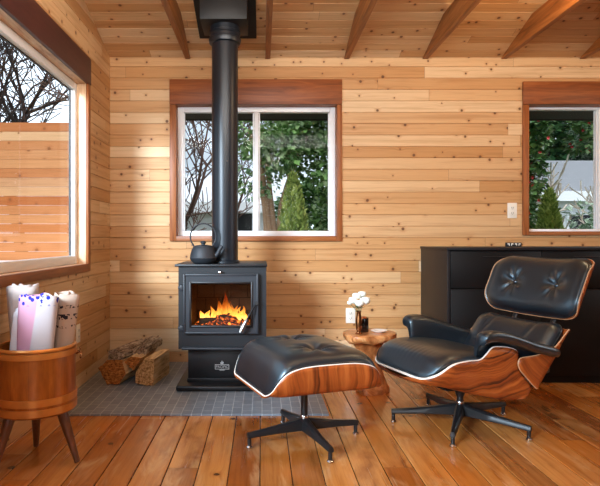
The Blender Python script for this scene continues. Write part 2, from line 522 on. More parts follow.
W1 = (-.658, .573, .977, 1.985)
W2 = (2.047, 3.27, 1.012, 1.985)
WL = (-1.15, 3.715, .79, 1.985)
o = planked('wall_back', M['wall_x'], XL - .12, XR + .12, lambda u: 2.346, [W1, W2], lambda u, z, d: (u, YB + d, z))
tag(o, 'back wall of horizontal knotty pine boards')
o = planked('wall_left', M['wall_y'], YR - .12, YB + .12, ceil_z, [WL], lambda u, z, d: (XL - min(d, .10), u, z))
tag(o, 'left side wall of horizontal knotty pine boards with the large window')
WRW = (1.6, 2.6, 1.0, 2.0)
planked('wall_right', M['wall_y'], YR - .12, YB + .12, ceil_z, [WRW], lambda u, z, d: (XR + d, u, z))
WB1 = (-.5, .7, .9, 2.0)
planked('wall_rear', M['wall_x'], XL - .12, XR + .12, lambda u: 2.346, [WB1], lambda u, z, d: (u, YR - d, z))
# ceiling: boards across the slope
mb = MB()
for sgn in (0, 1):
    y = YB if sgn == 0 else YR
    step = PITCH / 1.0398
    yy = []
    k0 = math.floor(RIDGE / step); k1 = math.ceil(YB / step); km = math.floor(YR / step)
    rng = range(k0, k1 + 1) if sgn == 0 else range(km, k0 + 2)
    for k in rng:
        for a, da in ((k * step, .007), (k * step + .0042, 0), ((k + 1) * step - .0042, 0)):
            yy.append((a, da))
    lo, hi = (RIDGE, YB) if sgn == 0 else (YR, RIDGE)
    yy = [(lo, 0)] + [q for q in yy if lo < q[0] < hi] + [(hi, 0)]
    for (a, da), (b, db) in zip(yy, yy[1:]):
        for x0 in range(0, 5):
            xa = XL + (XR - XL) * x0 / 5; xb = XL + (XR - XL) * (x0 + 1) / 5
            mb.add([(xa, a, ceil_z(a) + da), (xb, a, ceil_z(a) + da), (xb, b, ceil_z(b) + db), (xa, b, ceil_z(b) + db)], [(0, 1, 2, 3)])
    a, b = lo, hi
    mb.add([(XL - .3, a, ceil_z(a) + .2), (XR + .3, a, ceil_z(a) + .2), (XR + .3, b, ceil_z(b) + .2), (XL - .3, b, ceil_z(b) + .2)], [(0, 1, 2, 3)])
tag(mb.build('ceiling', M['ceil'], smooth=0, recalc=False), 'sloped ceiling of knotty pine boards', kind='structure')
# floor: long boards with open joints
mb = MB()
X = -.008 - .1285 * 11
while X < XR + .2:
    pr = [(X, -.008), (X + .0016, -.008), (X + .0018, -.0022), (X + .0045, 0), (X + .1285 - .0045, 0), (X + .1285 - .0018, -.0022), (X + .1285 - .0016, -.008), (X + .1285, -.008)]
    mb.grid([[(a, YR - .2, b) for a, b in pr], [(a, 1.2, b) for a, b in pr], [(a, YB + .2, b) for a, b in pr]])
    X += .1285
tag(mb.build('floor', M['floor'], smooth=0, recalc=False), 'orange brown varnished plank floor', kind='structure')

# joists tied across under the slope
for x, lb in ((-.569, 'horizontal ceiling joist left of the chimney box'), (.045, 'horizontal ceiling joist right beside the chimney box'),
              (.65, 'ceiling joist above the wall just right of the middle window'), (1.254, 'ceiling joist above the black headrest chair'),
              (1.857, 'lamp-lit ceiling joist near the right window header'), (2.462, 'ceiling joist over the right window'), (3.066, 'ceiling joist nearest the right wall')):
    zb, zt = 2.337, 2.487
    mb = MB()
    yk = YB - (zt - 2.346) / .285
    yk2 = YR + (zt - 2.346) / .285
    mb.prism([(YB - .004, zb), (YB - .004, 2.344), (yk, zt), (yk2, zt), (YR + .004, 2.344), (YR + .004, zb)], x - .019, x + .019, axis=0)
    tag(mb.build('ceiling_beam', M['beam'], smooth=0), lb, 'ceiling joist', 'ceiling joists', 'structure')

# ------------------------------------------------------------------ windows
def window_back(n, W, ot, label, mull, zt_head, trim_bottom, left_tr, frw=.045):
    x0, x1, z0, z1 = W
    w = thing('window_%d' % n, label, 'window', ((x0 + x1) / 2, YB, z0), kind='structure')
    ox, oz = (x0 + x1) / 2, z0
    def B(name, boxes, mat, bev=.003, parent=w):
        mb = MB()
        for b in boxes:
            mb.box(b[0] - ox, b[1] - ox, b[2] - YB, b[3] - YB, b[4] - oz, b[5] - oz, bev)
        return mb.build(name, mat, parent)
    B('header_trim', [(x0 - left_tr, x1 + left_tr - .01, YB - .026, YB, z1, zt_head)], M['redtrim'])
    B('side_trim', [(x0 - left_tr, x0, YB - .02, YB, trim_bottom, z1 - .001)], M['sidetrim'])
    B('side_trim', [(x1, x1 + left_tr - .01, YB - .02, YB, trim_bottom, z1 - .001)], M['sidetrim'])
    B('sill_trim', [(x0, x1, YB - .02, YB, trim_bottom, z0)], M['silltrim'])
    B('jamb', [(x0 - .012, x0, YB, YB + .15, z0, z1), (x1, x1 + .012, YB, YB + .15, z0, z1)], M['sidetrim'], 0)
    B('jamb', [(x0 - .012, x1 + .012, YB, YB + .15, z1, z1 + .012), (x0 - .012, x1 + .012, YB, YB + .15, z0 - .012, z0)], M['silltrim'], 0)
    ya, yb = YB + .065, YB + .115
    fr = B('frame', [(x0, x0 + frw, ya, yb, z0, z1), (x1 - frw, x1, ya, yb, z0, z1), (x0 + frw, x1 - frw, ya, yb, z0, z0 + frw * .9), (x0 + frw, x1 - frw, ya, yb, z1 - frw * .9, z1)], M['vinyl'])
    B('mullion', [(mull - .017, mull + .017, ya - .006, yb, z0 + frw * .9, z1 - frw * .9)], M['vinyl'])
    # sash edge lines
    B('gasket', [(x0 + frw, x0 + frw + .008, ya + .012, yb, z0 + frw, z1 - frw), (mull + .02, mull + .028, ya + .012, yb, z0 + frw, z1 - frw),
                 (mull - .028, mull - .02, ya + .012, yb, z0 + frw, z1 - frw), (x1 - frw - .008, x1 - frw, ya + .012, yb, z0 + frw, z1 - frw)], M['vinyl'], 0)
    for a, b in ((x0 + frw, mull - .02), (mull + .02, x1 - frw)):
        B('glass', [(a, b, ya + .028, ya + .032, z0 + frw * .9, z1 - frw * .9)], M['glass'], 0)
    return w
window_back(1, W1, None, 'sliding window behind the stove pipe', -.0435, 2.177, .937, .050)
window_back(2, W2, None, 'window above the black cabinet at the right', 2.645, 2.16, .982, .047, frw=.022)

x1 = XL
w = thing('window_3', 'large picture window in the left wall', 'window', (XL, 2.1, WL[2]), kind='structure')
def BL(name, boxes, mat, bev=.003):
    mb = MB()
    for b in boxes:
        mb.box(b[0] - XL, b[1] - XL, b[2] - 2.1, b[3] - 2.1, b[4] - WL[2], b[5] - WL[2], bev)
    return mb.build(name, mat, w)
y0, y1, z0, z1 = WL
BL('header_trim', [(XL, XL + .022, y0 - .05, y1 + .050, z1, 2.16)], M['redtrim_y'])
BL('side_trim', [(XL, XL + .018, y1, y1 + .050, z0 - .051, z1)], M['sidetrim'])
BL('side_trim', [(XL, XL + .018, y0 - .05, y0, z0 - .051, z1)], M['sidetrim'])
BL('sill_trim', [(XL, XL + .02, y0, y1, z0 - .051, z0)], M['silltrim_y'])
BL('jamb', [(XL - .10, XL, y1, y1 + .012, z0, z1), (XL - .10, XL, y0 - .012, y0, z0, z1)], M['jamb'], 0)
BL('jamb', [(XL - .10, XL, y0, y1, z1, z1 + .012)], M['jamb_y'], 0)
BL('sill', [(XL - .10, XL, y0, y1, z0 - .012, z0)], M['jamb_y'], 0)
xa, xb = XL - .098, XL - .058
fw = .040
BL('frame', [(xa, xb, y1 - fw, y1, z0, z1), (xa, xb, y0, y0 + fw, z0, z1), (xa, xb, y0 + fw, y1 - fw, z0, z0 + .055), (xa, xb, y0 + fw, y1 - fw, z1 - .05, z1)], M['vinyl'], .006)
BL('gasket', [(xa + .001, xa + .012, y1 - fw - .006, y1 - fw, z0 + .055, z1 - .05), (xa + .001, xa + .012, y0 + fw, y1 - fw, z1 - .056, z1 - .05)], M['gasket'], 0)
BL('glass', [(xa + .012, xa + .016, y0 + fw, y1 - fw, z0 + .055, z1 - .05)], M['glass'], 0)

# eave outside over the back windows
mb = MB()
mb.box(XL + .02, XR + .6, YB + .155, 5.1, 2.035, 2.06)
mb.box(XL + .02, XR + .6, 5.07, 5.1, 2.03, 2.2)
M['eave'] = simple('dark stained eave', rgb(44, 29, 20), .8, var=.1)
tag(mb.build('roof_eave', M['eave'], smooth=0), 'dark wooden eave outside above the back windows', kind='structure')

# ------------------------------------------------------------------ hearth
mb = MB()
mb.box(XL + .003, .361, 3.018, YB - .002, .0, .010, .002)
tag(mb.build('hearth_pad', M['tile'], smooth=0), 'grey tiled hearth pad under the wood stove', 'hearth')
HZ = .010
# ------------------------------------------------------------------ stove
SX = -.247
st = thing('wood_stove', 'black wood stove with glass door on the grey tile hearth', 'stove', (SX, 3.49, HZ))
def SB(name, boxes, mat, bev=.004, parent=st, smooth=40):
    mb = MB()
    for b in boxes:
        mb.box(b[0] - SX, b[1] - SX, b[2] - 3.49, b[3] - 3.49, b[4] - HZ, b[5] - HZ, bev)
    return mb.build(name, mat, parent, smooth=smooth)
bx0, bx1, by0, by1, bz0, bz1 = -.521, .027, 3.49, 4.0, .268, .782
gx0, gx1, gz0, gz1 = -.437, -.068, .418, .678      # glass opening
mb = MB()
def q(*p): mb.add([(a - SX, b - 3.49, c - HZ) for a, b, c in p], [tuple(range(len(p)))])
# outer skin
q((bx0, by0, bz0), (bx0, by1, bz0), (bx0, by1, bz1), (bx0, by0, bz1)); q((bx1, by0, bz0), (bx1, by0, bz1), (bx1, by1, bz1), (bx1, by1, bz0))
q((bx0, by1, bz0), (bx1, by1, bz0), (bx1, by1, bz1), (bx0, by1, bz1)); q((bx0, by0, bz0), (bx1, by0, bz0), (bx1, by1, bz0), (bx0, by1, bz0))
q((bx0, by0, bz1), (bx0, by1, bz1), (bx1, by1, bz1), (bx1, by0, bz1))
# front with a hole
ex = .012
hx0, hx1, hz0, hz1 = gx0 - ex, gx1 + ex, gz0 - ex, gz1 + ex
q((bx0, by0, bz0), (bx1, by0, bz0), (bx1, by0, hz0), (bx0, by0, hz0)); q((bx0, by0, hz1), (bx1, by0, hz1), (bx1, by0, bz1), (bx0, by0, bz1))
q((bx0, by0, hz0), (hx0, by0, hz0), (hx0, by0, hz1), (bx0, by0, hz1)); q((hx1, by0, hz0), (bx1, by0, hz0), (bx1, by0, hz1), (hx1, by0, hz1))
mb.build('body', M['steel'], st, smooth=0)
# fire chamber
mb = MB()
cx0, cx1, cy1, cz0, cz1 = gx0 - ex, gx1 + ex, 3.86, gz0 - ex, gz1 + ex
q((cx0, by0, cz0), (cx1, by0, cz0), (cx1, cy1, cz0), (cx0, cy1, cz0)); q((cx0, by0, cz1), (cx1, by0, cz1), (cx1, cy1, cz1), (cx0, cy1, cz1))
q((cx0, by0, cz0), (cx0, cy1, cz0), (cx0, cy1, cz1), (cx0, by0, cz1)); q((cx1, by0, cz0), (cx1, cy1, cz0), (cx1, cy1, cz1), (cx1, by0, cz1))
q((cx0, cy1, cz0), (cx1, cy1, cz0), (cx1, cy1, cz1), (cx0, cy1, cz1))
t = NT('sooty fire brick')
x_, y_, z_, o_ = t.xyz()
br = t.n('TexBrick', {'Vector': t.vec(t.m_('ADD', x_, y_), z_), 'Color1': rgb(92, 66, 46), 'Color2': rgb(74, 52, 38), 'Mortar': rgb(40, 28, 22), 'Scale': 1.0,
                      'Mortar Size': .003, 'Brick Width': .115, 'Row Height': .09})
M['firebrick'] = t.pbsdf(br.outputs['Color'], .9, 0, .2)
mb.build('fire_chamber', M['firebrick'], st, smooth=0)
# top plate
SB('top_plate', [(-.542, .032, 3.468, 4.02, .782, .797)], M['steel'], .004)
# door: frame ring
dx0, dx1, dz0, dz1 = -.486, -.022, .368, .738
dr = SB('door', [(dx0, gx0, 3.458, 3.489, dz0, dz1), (gx1, dx1, 3.458, 3.489, dz0, dz1), (gx0, gx1, 3.458, 3.489, dz0, gz0), (gx0, gx1, 3.458, 3.489, gz1, dz1)], M['steel_door'], .0)
# raised rim of the door
SB('door_lip', [(dx0, dx0 + .012, 3.45, 3.458, dz0, dz1), (dx1 - .012, dx1, 3.45, 3.458, dz0, dz1), (dx0 + .012, dx1 - .012, 3.45, 3.458, dz1 - .012, dz1), (dx0 + .012, dx1 - .012, 3.45, 3.458, dz0, dz0 + .012)], M['steel_door'], .003, dr)
SB('door_bevel', [(gx0 - .012, gx0, 3.452, 3.46, gz0 - .012, gz1 + .012), (gx1, gx1 + .012, 3.452, 3.46, gz0 - .012, gz1 + .012), (gx0, gx1, 3.452, 3.46, gz1, gz1 + .012), (gx0, gx1, 3.452, 3.46, gz0 - .012, gz0)], M['steel_dark'], .003, dr)
SB('glass', [(gx0, gx1, 3.474, 3.478, gz0, gz1)], M['stoveglass'], 0, dr)
for zz in (.652, .402):
    SB('hinge', [(-.507, -.486, 3.452, 3.49, zz - .018, zz + .018), (-.520, -.50, 3.462, 3.49, zz - .01, zz + .01)], M['steel_door'], .004)
# handle
hp = [P(256.5, 303.2, 3.445), P(251, 312.5, 3.42), P(245.5, 322, 3.405), P(240.5, 332, 3.405)]
loc = Vector((SX, 3.49, HZ))
mb = MB()
mb.tube([P(256.5, 303.2, 3.462) - loc, P(256.5, 303.2, 3.43) - loc], .012, 12)
mb.tube([p - loc for p in catmull(hp, 4)], .0062, 10)
hd = mb.build('handle', M['steel_dark'], st)
mb = MB()
a, b = P(247, 319.4, 3.405) - loc, P(240.3, 332.6, 3.403) - loc
mb.tube([a.lerp(b, i / 10) for i in range(11)], [.0075, .0085, .0098, .011, .0122, .0132, .0138, .0138, .013, .011, .004], 12)
pts = []
for i in range(8 * 14):
    tt = i / (8 * 14 - 1)
    c = a.lerp(b, tt)
    r = interp([(0, .0085), (.3, .0115), (.6, .0145), (.85, .0138), (1, .009)], tt)
    dirv = (b - a).normalized()
    n1 = dirv.cross(Vector((0, 1, 0))).normalized(); n2 = dirv.cross(n1)
    pts.append(c + n1 * r * math.cos(i / 8 * 2 * PI) + n2 * r * math.sin(i / 8 * 2 * PI))
mb.tube(pts, .0022, 5)
tag(mb.build('coil_grip', M['coil'], hd), 'silver coil grip')
# top knob
mb = MB()
kk = P(220, 272.5, 3.46) - loc
mb.lathe([(.004, 0), (.011, .002), (.0125, .012), (.009, .018), (.002, .02)], kk + Vector((0, .012, 0)), 16, mat=Matrix.Rotation(R(90), 3, 'X'))
mb.build('bolt', M['chrome'], st)
# lip shelf, pedestal, base
SB('ash_lip', [(-.497, -.0, 3.455, 3.50, .268, .283)], M['steel_door'], .004)
SB('pedestal', [(-.470, -.024, 3.56, 3.95, .046, .27), (-.475, -.019, 3.552, 3.562, .046, .07)], M['steel_dark'], .002)
SB('base_plate', [(-.533, .039, 3.456, 4.0, HZ, .047)], M['steel_dark'], .012, smooth=50)
# badge: outlined plate with a flame and lettering
mb = MB()
bc = P(222, 367, 3.556) - loc
yv = 3.559 - loc.y
def bxx(x0, x1, z0, z1): mb.box(bc.x + x0, bc.x + x1, yv - .0022, yv + .001, bc.z + z0, bc.z + z1)
bxx(-.045, .045, .0125, .0155); bxx(-.045, .045, -.0155, -.0125); bxx(-.045, -.042, -.0125, .0125); bxx(.042, .045, -.0125, .0125)
bxx(-.016, .016, -.022, -.0175)
fl = [(-.001, .040), (.004, .034), (.003, .030), (.009, .033), (.011, .026), (.008, .020), (.002, .0175), (-.004, .0175), (-.010, .021), (-.011, .027), (-.007, .031), (-.005, .027), (-.002, .029), (-.004, .034)]
mb.prism([(bc.x + a, bc.z + b) for a, b in fl], yv - .0022, yv + .001, axis=1)
bo = mb.build('badge', M['badge'], st, smooth=0)
cu = bpy.data.curves.new('badge_lettering', 'FONT')
cu.body = 'PACIFIC'
cu.size = .0225; cu.align_x = 'CENTER'; cu.align_y = 'CENTER'; cu.extrude = .001
to = bpy.data.objects.new('tmp', cu)
COL.objects.link(to)
bpy.context.view_layer.update()
me = bpy.data.meshes.new_from_object(to.evaluated_get(bpy.context.evaluated_depsgraph_get()))
bpy.data.objects.remove(to)
me.materials.clear(); me.materials.append(M['badge'])
lt = bpy.data.objects.new('lettering', me)
COL.objects.link(lt); lt.parent = bo
lt.location = (bc.x, yv - .0015, bc.z); lt.rotation_euler = (R(90), 0, 0)

# fire
def flame_mat():
    t = NT('flame')
    x, y, z, o = t.xyz()
    n = t.noise(t.vec(t.m_('MULTIPLY', x, 45), t.m_('MULTIPLY', y, 45), t.m_('MULTIPLY', z, 14)), 1.0, 4, .6, .8)
    hgt = t.m_('DIVIDE', z, .17)
    c = t.ramp(t.m_('ADD', hgt, t.m_('MULTIPLY', t.m_('SUBTRACT', n, .5), .7)), [(.0, (1, .62, .18, 1)), (.35, (1, .42, .06, 1)), (.75, (1, .20, .015, 1)), (1, (.7, .06, .004, 1))])
    e = t.n('Emission', {'Color': c, 'Strength': t.m_('MULTIPLY_ADD', t.smooth(t.m_('ADD', hgt, n), 1.35, .45), 5.5, .8)})
    tr = t.n('BsdfTransparent')
    al = t.smooth(t.m_('SUBTRACT', n, t.m_('MULTIPLY', hgt, .22)), .22, .48)
    mx = t.n('MixShader', {0: al, 1: tr.outputs[0], 2: e.outputs[0]})
    t.t.links.new(mx.outputs[0], t.out.inputs[0])
    return t.m
def ember_mat():
    t = NT('glowing ember bed')
    x, y, z, o = t.xyz()
    n = t.noise(o, 42, 4, .65)
    c = t.ramp(n, [(.45, (.02, .01, .006, 1)), (.55, (.5, .06, .006, 1)), (.68, (1, .32, .04, 1))])
    b = t.n('BsdfPrincipled', {'Base Color': rgb(44, 32, 28), 'Roughness': .9, 'Emission Color': c, 'Emission Strength': t.m_('MULTIPLY', t.smooth(n, .46, .64), 4.0)})
    t.t.links.new(b.outputs[0], t.out.inputs[0])
    return t.m
M['flame'] = flame_mat(); M['ember'] = ember_mat()
fz = cz0 + .001
fire = thing('fire', 'orange log fire burning inside the black stove', 'fire', (-.255, 3.66, fz))
mb = MB()
rows = []
for i in range(25):
    r = []
    for j in range(17):
        x = -.175 + .35 * i / 24; y = -.13 + .26 * j / 16
        e = min(1, (1 - abs(x) / .176) * 5, (1 - abs(y) / .131) * 5)
        zz = (.006 + .055 * math.exp(-((x - .02) / .1) ** 2) + .012 * math.sin(x * 90 + y * 40) * math.sin(y * 110)) * max(0, e)
        r.append((x, y, max(0.0, zz)))
    rows.append(r)
mb.grid(rows)
mb.build('ember_bed', M['ember'], fire, recalc=False)
rnd = random.Random(3)
fl = [(-.14, .0, .05, .026), (-.095, -.04, .055, .026), (.015, -.05, .09, .03), (.06, -.05, .07, .03), (.105, -.06, .06, .026), (-.075, .02, .075, .03), (-.035, .03, .125, .034), (.0, -.01, .165, .036), (.03, .03, .135, .036), (.055, .0, .11, .03), (-.02, -.04, .11, .03), (.085, -.02, .085, .03),
      (.12, .0, .08, .028), (.1, .05, .07, .03), (-.11, .03, .05, .026), (.14, -.03, .05, .022), (-.055, -.05, .06, .026)]
for (x, y, hgt, rr) in fl:
    mb = MB()
    pts, rad = [], []
    ph = rnd.uniform(0, 6)
    for i in range(13):
        tt = i / 12
        pts.append((x + .016 * math.sin(ph + tt * 4) * tt + .006, y + .01 * math.cos(ph * 2 + tt * 5) * tt, .022 + tt * hgt * 1.12))
        rad.append(rr * (math.sin(PI * min(1, tt * .8 + .2)) ** .8) * (1 - tt) ** .35 + .0008)
    mb.tube(pts, rad, 12, flat=.6)
    mb.build('flame', M['flame'], fire)
M['char'] = simple('charred log', rgb(52, 38, 30), .9, var=.3, nscale=60, bump=.5)
def rough_tube(mb, pts, r, n=12, sd=1, amp=.12, mi=0):
    rn = random.Random(sd)
    b = MB(); b.tube(pts, r, n)
    vs = [Vector(v) for v in b.v]
    c0 = Vector(pts[0])
    ax = (Vector(pts[-1]) - c0).normalized()
    out = []
    for v in vs:
        k = v - c0
        onax = c0 + ax * k.dot(ax)
        rad = v - onax
        out.append(onax + rad * (1 + rn.uniform(-amp, amp)))
    mb.add(out, b.f, mi)
for nm, a, b, r, lb in (('burning_log', (-.40, 3.56, fz + .024), (-.235, 3.59, fz + .024), .022, 'pale charred log lying front left in the stove fire'),
                        ('burning_log', (-.33, 3.72, fz + .03), (-.13, 3.76, fz + .055), .026, 'charred log at the back of the stove fire'),
                        ('burning_log', (-.22, 3.62, fz + .05), (-.10, 3.70, fz + .03), .02, 'dark log leaning right of the flames')):
    mb = MB()
    A = Vector(a); Bv = Vector(b)
    rough_tube(mb, [A.lerp(Bv, i / 8) - A for i in range(9)], r, 12, int(r * 1000))
    tag(mb.build(nm, M['char'], loc=A), lb, 'log', 'logs in the stove fire')

# flue pipe
PX, PY = -.245, 3.70
sp = thing('stove_pipe', 'tall round black flue pipe rising from the stove top', 'stove pipe', (PX, PY, .797))
r = .0865
mb = MB(); mb.lathe([(r, .014), (r, .02),  (r, 1.54), (r, 1.553)], n=48)
mb.build('pipe', M['pipe'], sp)
mb = MB(); mb.lathe([(r + .012, 0), (r + .012, .012), (r + .003, .018), (r + .001, .018)], n=48); mb.build('base_collar', M['pipe'], sp)
mb = MB()
mb.lathe([(r + .001, 1.44), (r + .016, 1.446), (r + .020, 1.462), (r + .020, 1.474), (r + .012, 1.480), (r + .012, 1.5), (r + .018, 1.505), (r + .018, 1.518), (r + .011, 1.522), (r + .011, 1.553), (r, 1.553)], n=48)
mb.build('top_collar', M['pipe'], sp)
mb = MB()
mb.lathe([(.0, 0), (.004, .0), (.003, .003), (0, .004)], (.02, -.0842, .66), 8, mat=Matrix.Rotation(R(90), 3, 'X'))
mb.build('screw', M['chrome'], sp)
cb = thing('chimney_support_box', 'square black chimney box hanging from the sloped ceiling', 'chimney box', (PX, PY, 2.35))
mb = MB(); mb.box(-.15, .15, -.15, .15, 0, ceil_z(PY - .15) - 2.35 - .012, .003); mb.build('box', M['boxblack'], cb)
mb = MB()
s = .285
c0 = ceil_z(PY) - 2.35
mb.add([(x, y, c0 - s * y - k) for k in (.016, .003) for x, y in ((-.205, -.36), (.205, -.36), (.205, .35), (-.205, .35))],
       [(0, 1, 2, 3), (7, 6, 5, 4), (0, 4, 5, 1), (1, 5, 6, 2), (2, 6, 7, 3), (3, 7, 4, 0)])
mb.build('ceiling_flange', M['boxblack'], cb, smooth=0)

# kettle
kx = (203.2 - 262) / F * 3.575
kt = thing('kettle', 'small cast iron kettle on the stove top beside the pipe', 'kettle', (kx, 3.575, .797))
mb = MB()
mb.lathe([(.0, .0), (.055, .0), (.066, .006), (.080, .022), (.0845, .034), (.086, .036), (.0845, .039), (.081, .06), (.074, .085), (.066, .103), (.062, .108), (.060, .110), (.0, .110)], n=40)
mb.build('body', M['iron'], kt)
mb = MB()
mb.lathe([(.059, .110), (.059, .113), (.045, .117), (.02, .120), (.012, .121), (.011, .126), (.017, .131), (.018, .140), (.013, .145), (.0, .146)], n=28)
mb.build('lid', M['iron'], kt)
mb = MB()
mb.tube(catmull([(.070, -.01, .045), (.092, -.014, .062), (.106, -.018, .09), (.122, -.02, .112)], 4), [.019, .018, .017, .016, .0155, .015, .0145, .014, .0135, .013, .0125, .012, .0125], 12)
mb.build('spout', M['iron'], kt)
mb = MB()
pts = []
for i in range(25):
    a = R(205) - R(230) * i / 24
    pts.append((.082 * math.cos(a) * (1.0), 0, .172 + .088 * math.sin(a) * .95))
pts = [(-.055, 0, .105)] + pts + [(.055, 0, .105)]
mb.tube(pts, .0048, 8)
mb.build('bail_handle', M['iron'], kt)

# ------------------------------------------------------------------ firewood
def split_log(name, poly, y0, y1, mats, label, tilt=0.0, rz=0.0, rx=0.0, loc=(0, 0, 0), sd=1):
    """irregular split log: polygon (x,z) section swept along its length with rough faces; last index colours the ends"""
    rn = random.Random(sd)
    n = len(poly)
    # refine the polygon
    pl = []
    for i in range(n):
        a, b = Vector(poly[i]), Vector(poly[(i + 1) % n])
        k = 5
        for j in range(k):
            pl.append((a.lerp(b, j / k), i))
    mb = MB()
    NS = 12
    rows = []
    off = [rn.uniform(-.0035, .0035) for _ in pl]
    for s in range(NS + 1):
        y = y0 + (y1 - y0) * s / NS
        r = []
        for (p, i), of in zip(pl, off):
            d = p.normalized() if p.length > 1e-6 else Vector((0, 1))
            q_ = p + d * (of + rn.uniform(-.0022, .0022))
            r.append((q_.x, y + rn.uniform(-.003, .003), q_.y))
        rows.append(r)
    m = len(pl)
    vs = [p for r in rows for p in r]
    fs, mi = [], []
    for s in range(NS):
        for k in range(m):
            k2 = (k + 1) % m
            mb.add([], [], 0)
    base = len(mb.v)
    mb.v += vs
    for s in range(NS):
        for k in range(m):
            k2 = (k + 1) % m
            mb.f.append((s * m + k, s * m + k2, (s + 1) * m + k2, (s + 1) * m + k)); mb.mi.append(mats[1 + pl[k][1] % n])
    # ends as fans with rough centres
    for s in (0, NS):
        rings = [[s * m + k for k in range(m)]]
        for rr in (.7, .38):
            ring = []
            for k in range(m):
                p = rows[s][k]
                mb.v.append((p[0] * rr, p[1] + rn.uniform(-.004, .004), p[2] * rr)); ring.append(len(mb.v) - 1)
            rings.append(ring)
        mb.v.append((0, rows[s][0][1], 0)); c = len(mb.v) - 1
        for ra, rb in zip(rings, rings[1:]):
            for k in range(m):
                k2 = (k + 1) % m
                mb.f.append((ra[k], ra[k2], rb[k2], rb[k])); mb.mi.append(mats[0])
        for k in range(m):
            mb.f.append((rings[-1][k], rings[-1][(k + 1) % m], c)); mb.mi.append(mats[0])
    o = mb.build(name, [M['endgrain'], M['split'], M['greybark'], M['endorange']], smooth=30)
    o.location = loc
    o.rotation_euler = (rx, tilt, rz)
    return tag(o, label, 'firewood', 'split firewood by the stove')
# sections are centred on their own middle; mats: [end, then one per side]
Yf = 3.60
def fw(poly_px, Y, ln, mats, label, rz=0, rx=0, dz=0, sd=1):
    cx = sum(p[0] for p in poly_px) / len(poly_px); cy = sum(p[1] for p in poly_px) / len(poly_px)
    c = P(cx, cy, Y)
    poly = [((p[0] - cx) / F * Y, -(p[1] - cy) / F * Y) for p in poly_px]
    return split_log('firewood_log', poly, 0, ln, mats, label, rz=rz, rx=rx, loc=c + Vector((0, 0, dz)), sd=sd)
fw([(97, 371), (107, 362.5), (123, 361.5), (126, 375), (119.5, 386.2), (107, 386.8)], 3.62, .36, [3, 2, 2, 1, 1, 1, 2], 'large orange-ended split log at the left bottom of the pile', rz=R(-12), sd=2, dz=.013)
fw([(134.5, 385.5), (136, 372), (144, 361), (154, 360.5), (153, 387)], 3.60, .34, [0, 2, 1, 1, 1, 1], 'blocky pale split log standing at the right end of the pile', rz=R(-8), rx=R(0), sd=3, dz=.009)
fw([(124, 363), (131, 357.5), (142, 358), (139, 363), (133.5, 371)], 3.63, .30, [3, 2, 1, 1, 1, 1], 'small wedge shaped orange log wedged in the middle of the pile', rz=R(-8), sd=5, dz=.004)
fw([(107, 353), (113, 351), (124, 353), (125, 358), (114, 361.5), (107, 360.5)], 3.66, .34, [2, 2, 2, 2, 2, 2, 2], 'grey barked log lying across the top left of the pile', rz=R(-20), rx=R(3), sd=6, dz=.006)
fw([(124, 349), (131, 346), (135, 348), (136, 354), (129, 356.5), (124, 354)], 3.74, .30, [2, 2, 2, 2, 2, 1, 2], 'weathered grey log at the very top of the pile', rz=R(-17), rx=R(4), sd=8, dz=.0)
fw([(136, 351), (142, 346), (147, 349), (146, 356), (139, 358)], 3.72, .28, [2, 2, 2, 2, 1, 1], 'thin silvery log on top right of the pile', rz=R(-12), rx=R(5), sd=9, dz=.0)

# ------------------------------------------------------------------ outlets
def outlet(c, rz, label, w=.073, h=.117):
    o = thing('wall_outlet', label, 'outlet', c, rz)
    mb = MB(); mb.box(-w / 2, w / 2, -.006, 0, -h / 2, h / 2, .0025); mb.build('cover_plate', M['plate'], o)
    for zz in (.02, -.02):
        mb = MB(); mb.box(-.017, .017, -.0085, -.005, zz - .014, zz + .014, .003)
        s = mb.build('socket', M['plate'], o)
        mb = MB(); mb.box(-.008, -.005, -.0092, -.008, zz - .004, zz + .006); mb.box(.005, .008, -.0092, -.008, zz - .004, zz + .006); mb.box(-.002, .002, -.0092, -.008, zz - .011, zz - .007)
        mb.build('slots', M['slot'], s, smooth=0)
    return o
outlet(P(350.5, 315.5, YB), 0, 'white wall outlet on the back wall behind the flower vase')
outlet(P(512, 210.5, YB), 0, 'white wall outlet beside the right window above the cabinet')
c = P(77.6, 333.5, 1.169 * F / 184.4); c.x = XL
outlet(c, R(90), 'white wall outlet on the left wall above the barrel bin rim')

